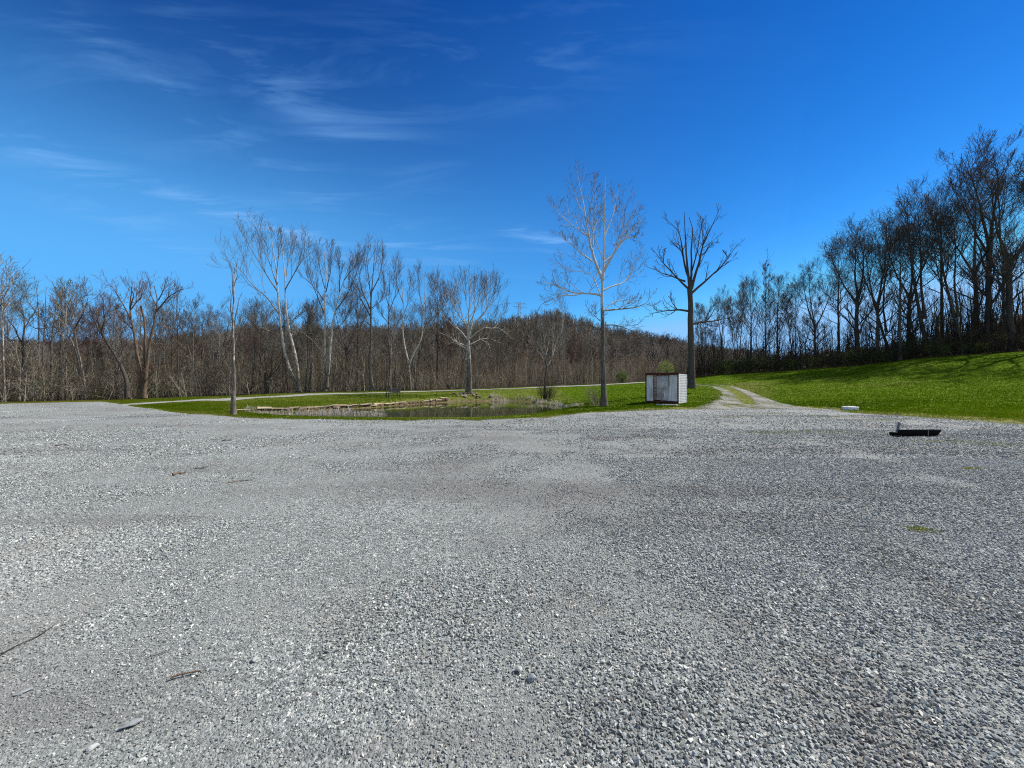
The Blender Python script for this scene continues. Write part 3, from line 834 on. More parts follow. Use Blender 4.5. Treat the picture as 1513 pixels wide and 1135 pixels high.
b, f = traced(126, 39, 0, 380, 4.54)
stem = [(f((578, 960), (565, 850), (545, 720), (520, 610), (500, 500), (485, 400), (500, 300)), .19, .02), (f((548, 900), (525, 720), (505, 620), (470, 540), (440, 420)), .15, .03)]
limbs = [L(.07, .015, (490, 420), (440, 300), (400, 250), dy=1), L(.07, .015, (500, 480), (560, 380), (600, 250), (560, 200), dy=-1), L(.07, .015, (520, 600), (450, 520), (360, 490), dy=1.5), L(.06, .015, (492, 380), (540, 280), (545, 210), dy=1.5)]
tree('hardwood_tree', b, 'pale stemmed tree leaning left out of the left wood', 'tree', gw, stem, limbs, 23, M['bark_pale'], M['bark_dark'], lev=(8, 6, 3), lenf=(.4, .42, .45), up=(.12, .08, .05), rmin=.008, twig_mat=M['twig_brown'])

b, f = traced(187, 38.5, 0, 380, 4.54)
stem = [(f((855, 940), (850, 820), (800, 700), (750, 620), (690, 530), (650, 400), (640, 300)), .26, .03)]
limbs = [L(.08, .015, (700, 550), (640, 450), (600, 330), dy=1), L(.08, .015, (680, 500), (700, 400), (690, 280), dy=-1.5), L(.07, .015, (790, 680), (830, 560), (760, 470), (720, 330), dy=1.2), L(.07, .015, (760, 640), (680, 570), (610, 560), dy=-1)]
tree('hardwood_tree', b, 'dark tree leaning left just beside the old three stemmed tree', 'tree', gw, stem, limbs, 24, M['bark_dark'], M['bark_dark'], lev=(8, 6, 3), lenf=(.4, .42, .45), up=(.10, .06, .03), rmin=.008, twig_mat=M['twig_red'])

b, f = traced(34, 37, 0, 380, 4.54)
stem = [(f((150, 970), (148, 830), (160, 700), (150, 580), (165, 480), (160, 380), (120, 250)), .22, .02), (f((150, 590), (100, 480), (40, 400), (10, 330)), .10, .02)]
limbs = [L(.07, .015, (160, 480), (210, 400), (260, 330), dy=1), L(.07, .015, (160, 560), (60, 560), (-40, 500), dy=-1), L(.06, .015, (160, 400), (90, 300), (80, 220), dy=1.5)]
tree('hardwood_tree', b, 'crooked dark tree nearest the left edge of the photograph', 'tree', gw, stem, limbs, 25, M['bark_dark'], M['bark_dark'], lev=(8, 6, 3), lenf=(.42, .42, .45), up=(.10, .06, .03), rmin=.008, twig_mat=M['twig_brown'])

b, f = traced(66, 46, 0, 380, 4.54)
stem = [(f((295, 960), (290, 780), (290, 580), (300, 450), (305, 330), (310, 200)), .18, .02), (f((340, 960), (345, 700), (345, 560), (370, 400), (380, 250), (350, 160)), .17, .02), (f((265, 900), (260, 600), (262, 400), (250, 250), (230, 130)), .15, .02)]
limbs = [L(.07, .015, (262, 400), (190, 300), (130, 170), dy=1), L(.07, .015, (300, 480), (220, 480), (120, 340), dy=-1), L(.07, .015, (350, 550), (420, 450), (440, 350), dy=1.5), L(.07, .015, (375, 350), (430, 270), (450, 200), dy=-1.5)]
tree('budding_tree', b, 'cluster stemmed tree with greenish budding crown in the left wood', 'tree', gw, stem, limbs, 26, M['bark_grey'], M['bark_dark'], lev=(9, 8, 5), lenf=(.4, .42, .45), up=(.10, .05, .03), rmin=.0095, twig_mat=M['twig_green'])

b, f = traced(285, 42, 0, 380, 4.54)
stem = [(f((1285, 955), (1292, 800), (1298, 600), (1298, 500), (1305, 380), (1310, 310)), .085, .012)]
tree('young_tree', b, 'slender straight pale trunk at the wood edge above the path', 'tree', None, stem, [], 27, M['birch'], M['bark_grey'],
     lev=(6, 5, 2), auto=dict(n=14, t0=.45, ang=(38, 8), lenf=.28, up=.15), lenf=(.4, .42, .45), rmin=.007, twig_mat=M['twig_grey'])

b, f = traced(-30, 33, 0, 380, 4.54)
stem = [(f((-140, 990), (-130, 700), (-100, 500), (-110, 300), (-100, 150)), .24, .03)]
limbs = [L(.08, .012, (-105, 520), (-40, 400), (20, 290), (75, 150), dy=-.5), L(.07, .012, (-105, 500), (-30, 340), (0, 250), (60, 190), dy=.7), L(.07, .012, (-100, 560), (-20, 440), (60, 440), dy=1), L(.08, .02, (-105, 450), (-200, 300), dy=1)]
tree('hardwood_tree', b, 'reddish twigged tree whose limbs reach in at the left edge', 'tree', gw, stem, limbs, 28, M['bark_brown'], M['bark_brown'], lev=(7, 5, 3), lenf=(.33, .4, .42), up=(.10, .05, .03), rmin=.0065, twig_mat=M['twig_red'])

# ------------------------------------------------------------------ generic trees (prototypes, then copies)
def straight(h, lean=(0, 0), bend=(0, 0)):
    n = 7; o = []
    for i in range(n):
        t = i / (n - 1)
        o.append((lean[0] * t * h + bend[0] * math.sin(t * 3.1) * h, lean[1] * t * h + bend[1] * math.sin(t * 3.1) * h, t * h))
    return o

PROTO_H = 22.4
def proto(kind, seed, label, px, d, top, group, rz=0., mats=('bark_dark', 'bark_dark', 'twig_dark'), name='woodland_tree'):
    b = at(px, d); h = (H - d * (top - CY) / F) - b.z
    s = h / PROTO_H
    g = np.random.default_rng(seed)
    if kind == 'oak':        # forks into wide fanning limbs half-way up
        st = [(straight(20 * .55, (.02, 0), (.01, .012)), .36, .24), ([(.2, 0, 10.3), (.9, .3, 13.5), (1.3, .2, 17), (1.2, .6, 20)], .2, .02), ([(.2, 0, 9.8), (-.9, -.4, 12.5), (-1.8, -.4, 16), (-2.2, .3, 19.2)], .19, .02), ([(.2, 0, 9), (.5, 1.4, 12), (.2, 2.6, 16), (.5, 2.8, 18.6)], .17, .02)]
        au = dict(n=9, t0=.36, t1=.97, ang=(48, 9), lenf=.44, up=.09, shrink=.4, rf=.5)
    elif kind == 'tall':     # one long stem, narrow crown
        st = [(straight(20, (-.01, 0), (.012, .01)), .30, .02)]
        au = dict(n=23, t0=.34, t1=.98, ang=(46, 9), lenf=.31, up=.11, shrink=.6, rf=.5)
    elif kind == 'spire':    # fine pyramid (tulip tree)
        st = [(straight(20, (0, 0), (.006, .004)), .24, .012)]
        au = dict(n=46, t0=.16, t1=.99, ang=(50, 8), lenf=.21, up=.09, shrink=.85, rf=.34)
    elif kind == 'lean':     # leaning stems
        st = [(straight(19.5, (-.17, .02), (-.02, .01)), .30, .02), ([(-.7, 0, 4.5), (-1.0, .2, 9), (-.6, .4, 14), (-.9, .6, 19)], .2, .02)]
        au = dict(n=18, t0=.36, t1=.98, ang=(46, 9), lenf=.30, up=.11, shrink=.5, rf=.45)
    elif kind == 'clump':    # several thin stems from one foot
        st = []
        for k in range(4):
            a = g.uniform(0, 6.28); q = .07 + .06 * k
            st.append(([(math.cos(a) * .2, math.sin(a) * .2, 0), (math.cos(a) * q * 8, math.sin(a) * q * 8, 7), (math.cos(a) * q * 13, math.sin(a) * q * 13, 13), (math.cos(a) * q * 17, math.sin(a) * q * 17, 20 - 1.5 * k)], .17 - .02 * k, .015))
        au = dict(n=13, t0=.38, t1=.98, ang=(40, 9), lenf=.22, up=.12, shrink=.5, rf=.5)
    else:                    # round: short stem, broad crown
        st = [(straight(20 * .45, (0, 0), (.01, .01)), .34, .22), ([(0, 0, 8.4), (1.3, .2, 12), (2.2, .4, 16), (2.4, .5, 19)], .18, .02), ([(0, 0, 8), (-1.2, .5, 11.5), (-2.4, .5, 15), (-3.0, .6, 18)], .18, .02), ([(0, 0, 8.6), (.1, -.8, 13), (.2, -1.2, 17), (.3, -1, 20)], .18, .02)]
        au = dict(n=10, t0=.26, t1=.97, ang=(52, 9), lenf=.50, up=.08, shrink=.4, rf=.5)
    lev = (7, 5, 2) if kind != 'spire' else (8, 5, 0)
    r = tree(name, b, label, 'tree', group, st, [], seed, M[mats[0]], M[mats[1]], lev=lev, auto=au,
             lenf=(.42, .42, .44), up=(.11, .06, .04), ang=((44, 11), (44, 13), (46, 14)), wig=(.17, .2, .22), rmin=.015 if kind in ('spire', 'clump') else .0105, twig_mat=M[mats[2]], rz=rz, scale=s)
    return r
def again(src, px, d, top, label, rz, group=None, wide=1.12):
    b = at(px, d); h = (H - d * (top - CY) / F) - b.z
    s = h / PROTO_H
    return copy_tree(src, b, rz, (s * wide, s), label, group)

gr = 'bare trees on the right hillside'
oak = proto('oak', 41, 'biggest bare tree of the right hillside, its straight trunk against sky', 1460, 50, 186, gr)
round_ = proto('round', 42, 'broad crowned bare tree at the left start of the right hillside wood', 1297, 54, 312, gr)
tall = proto('tall', 43, 'narrow bare tree just left of the biggest hillside tree', 1392, 54, 262, gr)
lean = proto('lean', 44, 'leaning bare tree below the biggest hillside tree, bending left', 1424, 50, 268, gr)
spire = proto('spire', 45, 'pointed fine twigged grey tree, the spire of the far right wood', 1131, 66, 366, gr, mats=('bark_grey', 'bark_grey', 'twig_brown'))
clump = proto('clump', 46, 'cluster of thin stems right of the dark tree behind the shed', 1090, 62, 408, gr, mats=('bark_dark', 'bark_dark', 'twig_brown'))

again(oak, 1497, 47, 226, 'bare tree at the right edge, behind the biggest hillside tree', 2.0, gr)
again(oak, 1560, 44, 170, 'tall bare tree mostly outside the right edge, twigs leaning in', 3.6, gr)
again(tall, 1486, 53, 300, 'thin double stemmed bare tree between biggest tree and right edge', 1.2, gr)
again(lean, 1372, 52, 262, 'left leaning tree, second from the biggest hillside tree', .35, gr)
again(round_, 1345, 55, 300, 'bushy topped bare tree in the middle of the right wood', 1.9, gr)
again(tall, 1330, 51, 322, 'short limbed straight tree in the middle of the right wood', 2.9, gr)
again(lean, 1318, 54, 330, 'slanting twin stems beside the broad crowned hillside tree', -.2, gr)
again(oak, 1268, 57, 318, 'forked bare tree left of the broad crowned hillside tree', .9, gr, 1.15)
again(tall, 1240, 60, 355, 'thin bare tree where the right wood steps down', .4, gr)
again(round_, 1204, 61, 386, 'rounded smaller bare tree between the spire and the hillside wood', 3.1, gr)
again(clump, 1176, 64, 408, 'low clump of stems right of the spire shaped tree', 1.6, gr)
again(tall, 1150, 66, 400, 'slim bare tree close to the right side of the spire', 2.2, gr)
again(tall, 1108, 66, 400, 'slim bare tree close to the left side of the spire', 5.1, gr)
again(round_, 1066, 70, 425, 'low spreading bare tree just right of the dark stubby tree', 4.4, gr, .8)
again(clump, 1040, 78, 440, 'thin stems standing behind the dark stubby tree', 2.7, gr)
again(oak, 985, 84, 490, 'small pale branching tree far behind the shed', 1.1, gr)
again(round_, 1440, 60, 250, 'bare tree just behind and left of the biggest hillside tree', 5.3, gr)

# left wood fillers, each its own tree
gf = 'bare trees inside the left wood'
fl_round = proto('round', 52, 'round topped grey tree behind the pale stems, above the path start', 322, 60, 446, gf, mats=('bark_grey', 'bark_grey', 'twig_brown'))
fl_tall = proto('tall', 53, 'narrow brown tree right of the rusty three stemmed tree', 252, 48, 448, gf, mats=('bark_brown', 'bark_brown', 'twig_brown'))
fl_clump = proto('clump', 54, 'low clump of thin stems left of the rusty three stemmed tree', 160, 47, 430, gf, mats=('bark_grey', 'bark_dark', 'twig_red'))
fl = [(fl_tall, 10, 48, 430, 'thin tree behind the crooked dark tree at the left edge'), (fl_clump, 95, 50, 428, 'clump of stems between the budding tree and the left leaning tree'),
      (fl_tall, 108, 44, 440, 'slim tree just left of the left leaning pale stems'), (fl_round, 145, 56, 440, 'rounded crown rising behind the left leaning pale stems'),
      (fl_round, 232, 58, 440, 'rounded grey crown behind the right fork of the old tree'), (fl_clump, 270, 54, 452, 'stem clump just left of the slender straight pale trunk'),
      (fl_tall, 300, 56, 452, 'slim tree just right of the slender straight pale trunk'), (fl_clump, 366, 60, 462, 'clump of stems between the near pale tree and twin sycamore'),
      (fl_round, 386, 62, 432, 'spreading dark crown behind the twin stemmed sycamore'), (fl_tall, 418, 64, 440, 'slim tree showing between the twin sycamore stems'),
      (fl_round, 512, 62, 418, 'rounded crown between the white and dark pair and thick footed tree'), (fl_tall, 527, 60, 405, 'thin upright tree just left of the thick footed tree'),
      (fl_tall, 646, 60, 396, 'slim tree rising left of the broad white sycamore'), (fl_clump, 662, 62, 450, 'thin clump behind the left limbs of the white sycamore'),
      (fl_round, 735, 66, 482, 'curved low tree just right of the white sycamore'), (fl_tall, 760, 70, 486, 'thin tree below the electricity pylon'),
      (fl_clump, 848, 66, 488, 'dark curved stems behind the grass between small tree and sycamore'), (fl_round, 925, 74, 500, 'low spreading tree between the sycamore and the shed'),
      (fl_clump, -70, 42, 430, 'clump of stems just outside the left edge'), (fl_tall, 470, 66, 430, 'slim tree behind the white and dark pair'),
      (fl_round, 620, 68, 440, 'rounded crown behind the wide V of the pale tree')]
g = np.random.default_rng(5)
for src, px, d, top, lab in fl:
    again(src, px, d, top, lab, g.uniform(0, 6.28), gf, g.uniform(.9, 1.15))

# slim trunks standing in the left wood, alike enough that nothing tells them apart within each kind
slim = []
for mt, tw_, kind_ in (('birch', 'twig_grey', 'pale'), ('bark_grey', 'twig_brown', 'grey'), ('bark_dark', 'twig_brown', 'dark')):
    gs = 'slim %s trunks in the left wood' % kind_
    r_ = tree('slim_tree', at(455, 49.5), 'slim %s trunk, one of many standing in the wood behind the pond' % kind_, 'tree', gs,
              [(straight(11, (.03, .01), (.02, .015)), .105, .012)], [], 300 + len(slim), M[mt], M[mt], lev=(5, 4, 0), auto=dict(n=13, t0=.42, ang=(36, 9), lenf=.24, up=.15), rmin=.010, twig_mat=M[tw_], fl=.2)
    slim.append((r_, gs))
g = np.random.default_rng(9)
for i in range(78):
    px_ = g.uniform(-60, 965); u_ = (px_ - CX) / F; d_ = float(wood_d(np.array([u_]))[0]) + 1.0 + 13 * g.uniform() ** 1.4
    src, gs = slim[int(g.integers(0, 3))]
    k_ = g.uniform(.62, 1.12) * (1.0 if px_ < 660 else .72)
    copy_tree(src, at(px_, d_), g.uniform(0, 6.28), (k_, k_ * g.uniform(.9, 1.1)), src['label'], gs)

# ------------------------------------------------------------------ thickets and far wood (nobody could count these)
def saplings(name, base, h, seed, mat, n1=7, n2=4, n3=0, tint=None, t0=.2, ang=(42, 12), lf=.42, bend=.06, r=.011, sides=4, rmin=.008, K=(6, 4, 3)):
    g = np.random.default_rng(seed)
    N = len(base)
    t = np.linspace(0, 1, K[0])
    dirn = g.normal(0, bend, (N, 3)); dirn[:, 2] = 0
    curve = g.normal(0, bend, (N, 3)); curve[:, 2] = 0
    P = base[:, None, :] + h[:, None, None] * (t[None, :, None] * np.array([0, 0, 1.]) + t[None, :, None] * dirn[:, None, :] + (t ** 2)[None, :, None] * curve[:, None, :])
    P = P + g.normal(0, .012, P.shape) * h[:, None, None] * (t > 0)[None, :, None]
    Rr = np.maximum(h[:, None] * r * (1 - .85 * t[None, :]), rmin)
    tint = g.uniform(0, 1, N) if tint is None else tint
    G = [(P, Rr, sides)]; T = [tint]
    C, Cr = spawn(P, Rr, n1, g, t0=t0, ang=ang, lenf=lf, up=.12, wig=.16, K=K[1], rmin=rmin)
    G.append((C, Cr, 3)); T.append(np.clip(np.repeat(tint, n1) * .8 + g.uniform(-.1, .2, N * n1), 0, 1))
    if n2:
        D, Dr = spawn(C, Cr, n2, g, t0=.15, ang=ang, lenf=.45, up=.08, wig=.2, K=K[2], rmin=rmin)
        G.append((D, Dr, 3)); T.append(np.clip(np.repeat(T[-1], n2) + g.uniform(-.15, .15, N * n1 * n2), 0, 1))
        if n3:
            E, Er = spawn(D, Dr, n3, g, t0=.1, ang=ang, lenf=.5, up=.05, wig=.2, K=2, rmin=rmin)
            G.append((E, Er, 3)); T.append(np.repeat(T[-1], n3))
    return tubes(G, name, mat, True, T)

def place(n, px0, px1, d0, d1, seed, gap=1.2, pw=1.0):
    """random feet past the wood edge (d counted from it)"""
    g = np.random.default_rng(seed)
    px = g.uniform(px0, px1, n); u = (px - CX) / F
    d = wood_d(u) + gap + d0 + (d1 - d0) * g.uniform(0, 1, n) ** pw
    x = u * d
    return np.stack([x, d, ground_z(x, d) - .05], 1), g

base, g = place(1900, -260, 1010, 0, 26, 61, pw=.8)
h = g.uniform(2.6, 6.2, len(base)) * (1 - .25 * (base[:, 0] > 3))
tag(link('thicket', saplings('thicket', base, h, 62, M['thicket'], 7, 4, 0, tint=np.clip(g.beta(1.1, 2.2, len(h)), 0, 1), ang=(27, 10), lf=.52, bend=.08, rmin=.011)), 'dense grey brown thicket of bare saplings filling the wood behind the pond', 'thicket', kind='stuff')
base, g = place(1500, -260, 1010, -.6, 10, 63)
h = g.uniform(1.2, 2.8, len(base))
tag(link('undergrowth', saplings('undergrowth', base, h, 64, M['thicket'], 8, 4, 0, t0=.08, ang=(45, 16), lf=.7, bend=.25, rmin=.008)), 'tangled brown brush along the foot of the left wood', 'undergrowth', kind='stuff')
base, g = place(760, 1015, 1760, 0, 13, 65)
h = g.uniform(2.5, 8.5, len(base))
tag(link('hillside_thicket', saplings('hillside_thicket', base, h, 66, M['thicket_dark'], 7, 4, 0, lf=.42, rmin=.010)), 'thin dark saplings between the trees on the right hillside', 'thicket', kind='stuff')
base, g = place(1900, 1015, 1760, -.8, 9, 67)
h = g.uniform(.9, 2.3, len(base))
tag(link('hillside_brush', saplings('hillside_brush', base, h, 68, M['thicket_dark'], 9, 5, 0, t0=.05, ang=(48, 18), lf=.75, bend=.3, rmin=.010)), 'dark tangled brush along the top of the grass field', 'undergrowth', kind='stuff')

# leafing shrubs: many small leaf faces on twigs
def leaf_cloud(n, center, radii, size, g, top_bias=.0):
    d = unit(g.normal(0, 1, (n, 3))); rr = g.uniform(.25, 1, n) ** .5
    lump = .75 + .5 * fbm(d[:, 0] * 2.2 + 9, d[:, 2] * 2.2 + d[:, 1] * 1.7 + 3, int(g.integers(1, 999)), 2)
    p = np.array(center) + d * (rr * lump)[:, None] * np.array(radii)
    a = unit(g.normal(0, 1, (n, 3))); b = unit(np.cross(a, g.normal(0, 1, (n, 3))))
    s = g.uniform(.6, 1.3, n)[:, None] * size
    V = np.stack([p - a * s, p + b * s * .45, p + a * s, p - b * s * .45], 1)
    return V
def leaf_mesh(name, Vs, mat, g):
    V = np.concatenate(Vs); n = len(V)
    F_ = np.arange(n * 4).reshape(n, 4)
    return mesh_np(name, V.reshape(-1, 3), [F_], mat, False, attrs={'tint': np.repeat(g.uniform(0, 1, n), 4)})

g = np.random.default_rng(71)
def shrub(px, d, rad, hgt, label, mat, n=2600, name='shrub', size=.05, group=None):
    b = at(px, d); root = empty(name, b); tag(root, label, 'bush', group)
    k = 16
    base = np.zeros((k, 3)); base[:, :2] = g.normal(0, rad * .18, (k, 2))
    link('stems', saplings('stems', base, g.uniform(.7, 1.02, k) * hgt, int(g.integers(1, 9999)), M['twig_brown'], 6, 3, 0, t0=.1, lf=.5, bend=.28, rmin=.005), root)
    link('leaves', leaf_mesh('leaves', [leaf_cloud(n, (0, 0, hgt * .56), (rad, rad, hgt * .5), size, g)], mat, g), root)
    return root
shrub(984, 56, 1.2, 2.9, 'yellow green leafing bush rising behind the metal shed', M['brush_yellow'], 2400, size=.06)
shrub(918, 58, .95, 1.7, 'low green bush at the wood edge left of the shed', M['brush_green'], 2000, size=.06)
Vs = []
for px, dd, r_, h_ in [(1075, 1, 2.2, 2.2), (1120, 2, 2.4, 2.6), (1165, 1, 1.8, 1.6), (1215, 1.5, 1.8, 1.8), (1262, .8, 1.8, 2.2), (1300, 1.2, 1.4, 1.6), (1352, 2, 2.0, 2.6), (1395, 1.5, 1.8, 1.6), (1480, 3, 2.0, 1.8), (1440, 2, 1.5, 1.2)]:
    u = (px - CX) / F; d = float(wood_d(np.array([u]))[0]) + dd
    for q in range(3):
        x = u * d + g.normal(0, 1.6); y = d + g.normal(.6, .6)
        Vs.append(leaf_cloud(650, (x, y, gz(x, y) + h_ * .5), (r_ * g.uniform(.6, 1), r_ * .8, h_ * .6), .07, g))
tag(link('hedge_brush', leaf_mesh('hedge_brush', Vs, M['brush_green'], g)), 'patchy olive green brush just leafing out below the right hillside trees', 'undergrowth', kind='stuff')
Vs = []
for i in range(46):
    px = g.uniform(-40, 950); u = (px - CX) / F; d = float(wood_d(np.array([u]))[0]) + g.uniform(.6, 6)
    x = u * d; h_ = g.uniform(.5, 1.6)
    Vs.append(leaf_cloud(int(200 * h_), (x, d, gz(x, d) + h_ * .6), (g.uniform(.6, 1.5), .9, h_ * .7), .05, g))
tag(link('leafing_brush', leaf_mesh('leafing_brush', Vs, M['brush_green'], g)), 'scattered green leafing brush along the foot of the left wood', 'undergrowth', kind='stuff')

# far wooded hill
def far_wood(n, d0, d1, h0, h1, seed, px0=-500, px1=1750):
    g = np.random.default_rng(seed)
    px = g.uniform(px0, px1, n); u = (px - CX) / F; d = np.sqrt(g.uniform(d0 * d0, d1 * d1, n)); x = u * d
    return np.stack([x, d, ground_z(x, d) - .2], 1), g.uniform(h0, h1, n) * np.interp(d, [100, 230, 330], [.45, .7, 1.]), g
base, h, g = far_wood(2600, 100, 440, 9, 17, 81)
b2, h2, _ = far_wood(5200, 215, 425, 9, 15, 83, -150, 1130)
base = np.concatenate([base, b2]); h = np.concatenate([h, h2])
t1 = np.clip(.35 + .5 * (fbm(base[:, 0] * .02, base[:, 1] * .02, 4) - .5) * 2 + g.normal(0, .18, len(h)), 0, 1)
tag(link('hillside_wood', saplings('hillside_wood', base, h, 82, M['hillwood'], 11, 5, 0, tint=t1, t0=.22, ang=(32, 12), lf=.42, bend=.04, r=.018, sides=3, rmin=.10, K=(4, 3, 2))), 'far hill covered in bare brown trees', 'wood', kind='stuff')

# ------------------------------------------------------------------ grass blades, reeds
def blades(name, X, Y, Z, hgt, wid, tint, mat, g, n=3, lean=.45):
    N = len(X); V = np.empty((N, n, 4, 3)); 
    ang = g.uniform(0, 6.28, (N, n)); l = g.normal(0, lean, (N, n)); hh = hgt[:, None] * g.uniform(.6, 1.15, (N, n))
    ox = X[:, None] + g.normal(0, .03, (N, n)); oy = Y[:, None] + g.normal(0, .03, (N, n)); oz = np.broadcast_to(Z[:, None], (N, n))
    cx, sx = np.cos(ang), np.sin(ang); w = wid[:, None] * .5
    b2 = g.uniform(0, 6.28, (N, n))
    tx, ty = ox + np.cos(b2) * l * hh, oy + np.sin(b2) * l * hh
    mx, my = ox + np.cos(b2) * l * hh * .35, oy + np.sin(b2) * l * hh * .35
    V[:, :, 0] = np.stack([ox - cx * w, oy - sx * w, oz - .01], -1); V[:, :, 1] = np.stack([ox + cx * w, oy + sx * w, oz - .01], -1)
    V[:, :, 2] = np.stack([mx + cx * w * .8, my + sx * w * .8, oz + hh * .6], -1)
    V[:, :, 3] = np.stack([tx, ty, oz + hh], -1)
    k = N * n; i = np.arange(k) * 4
    f = np.stack([i, i + 1, i + 2, i + 3], 1)
    tt = np.clip(np.repeat(tint, n) + g.normal(0, .12, k), 0, 1)
    return mesh_np(name, V.reshape(-1, 3), [f], mat, False, attrs={'tint': np.repeat(tt, 4)})

g = np.random.default_rng(91)
n = 330000
px = g.uniform(-60, 1760, n); u = (px - CX) / F
e = edge_d(u); wd = wood_d(u)
d = e - .35 + (wd - e + 1.0) * g.uniform(0, 1, n) ** 1.25
d = np.where(g.uniform(0, 1, n) < .10, e + g.normal(-.1, 1.0, n), d)
x = u * d
sd = poly_sd(x, d, poly)
ok = (sd < .05)
pth = (lambda q: q)(np.array([(150, 27), (185, 29.5), (240, 31.5), (300, 34.2), (370, 38.3), (450, 42.0), (600, 47.0), (690, 51.0), (760, 51.5), (850, 53.5), (900, 55.0), (960, 55)]))
dp = np.interp(px, pth[:, 0], pth[:, 1])
ok &= ~((np.abs(d - dp) < 1.5) & (px > 140) & (px < 962))
trk = np.array([(23.0, 1125, 7.5), (26, 1110, 5.6), (30, 1104, 3.9), (34, 1095, 3.2), (38, 1084, 2.7), (42, 1068, 2.4)])
tc = (np.interp(d, trk[:, 0], trk[:, 1]) - CX) / F * d; tw = np.interp(d, trk[:, 0], trk[:, 2])
ontrack = (np.abs(x - tc) < tw * .5) & (d < 43)
ok &= ~(ontrack & (g.uniform(0, 1, n) < .85))
ok &= (fbm(x * .9, d * .9, 31) > .52 - .3 * (d - e)) | (d > e + .8)
ok &= ~((px > 720) & (d < e + 1.3) & (g.uniform(0, 1, n) < .75))
x, d, px, e, sd = x[ok], d[ok], px[ok], e[ok], sd[ok]; ontrack = ontrack[ok]
z = ground_z(x, d)
tint = .16 + .45 * (fbm(x * .25, d * .25, 21) - .35) + .4 * (fbm(x * .09 + d * .05, d * .16, 27) - .42) + .3 * (fbm(x * 1.3, d * 1.3, 23) - .5) + .35 * np.clip(1 - (d - e) / 2.0, 0, 1) + .24 * (px < 830) + .35 * ontrack
hgt = g.uniform(.045, .095, len(x)) * (1 - .35 * np.clip(1 - (d - e) / 1.0, 0, 1)); hgt = np.where((sd > -1.2) & (d > 24), hgt * 1.6, hgt); hgt = np.where((d < 23) & (px > 400) & (px < 800), hgt * .6, hgt)
tag(link('grass', blades('grass', x, d, z, hgt, np.full(len(x), .016), tint, M['blade'], g)), 'short spring grass on the bank and the hillside field', 'grass', kind='stuff')

# tufts of weeds on the lot's gravel
wx, wy = [], []
for px_, row, s_ in [(1360, 790, .09), (1440, 697, .10), (1170, 640, .5), (1240, 642, .7), (1130, 641, .3), (1400, 655, .5), (1470, 660, .6), (1085, 618, .5), (1150, 612, .8), (1215, 617, .9), (1300, 622, .9)]:
    d = H * F / (row - CY); x = (px_ - CX) / F * d
    k = int(60 + 380 * s_)
    wx.append(x + g.normal(0, s_, k)); wy.append(d + g.normal(0, s_ * .35, k))
wx = np.concatenate(wx); wy = np.concatenate(wy)
tag(link('weeds', blades('weeds', wx, wy, lot_z(wx, wy), g.uniform(.02, .055, len(wx)), np.full(len(wx), .007), g.uniform(.4, 1, len(wx)), M['blade'], g)), 'sparse weeds growing through the gravel near the field', 'weeds', kind='stuff')

# reeds: dry pale cattails
rx, ry, rh = [], [], []
def reeds(px0, px1, d0, d1, n, h0, h1, cond=None):
    px = g.uniform(px0, px1, n); t = g.uniform(0, 1, n)
    d = np.interp(px, [px0, px1], [d0[0], d1[0]]) * (1 - t) + np.interp(px, [px0, px1], [d0[1], d1[1]]) * t
    x = (px - CX) / F * d
    m = (fbm(x * 1.1, d * 1.1, int(g.integers(1, 99))) > .44) & (g.uniform(0, 1, n) < .75)
    rx.append(x[m]); ry.append(d[m]); rh.append(g.uniform(h0, h1, m.sum()) * (.35 + .75 * fbm(x[m] * 1.7, d[m] * 1.7, 77)))
reeds(362, 450, (22.8, 25.4), (22.6, 26.2), 1000, .2, .42)
reeds(440, 520, (22.3, 24.6), (22.0, 24.6), 450, .3, .6)
reeds(495, 570, (21.9, 23.6), (21.9, 23.2), 480, .3, .75)
reeds(725, 790, (40.6, 43.0), (37.5, 39.8), 700, .3, .6)
reeds(785, 832, (37.6, 39.6), (29.5, 32.6), 560, .25, .55)
reeds(832, 862, (28.5, 31.0), (27.5, 29.8), 420, .15, .35)
rx = np.concatenate(rx); ry = np.concatenate(ry); rh = np.concatenate(rh)
rz_ = np.maximum(ground_z(rx, ry), WATER_Z - .1)
tag(link('reeds', blades('reeds', rx, ry, rz_, rh, np.full(len(rx), .014), g.uniform(.1, 1, len(rx)), M['reed'], g, n=3, lean=.25)), 'dry pale reeds standing in the shallow ends of the pond', 'reeds', kind='stuff')

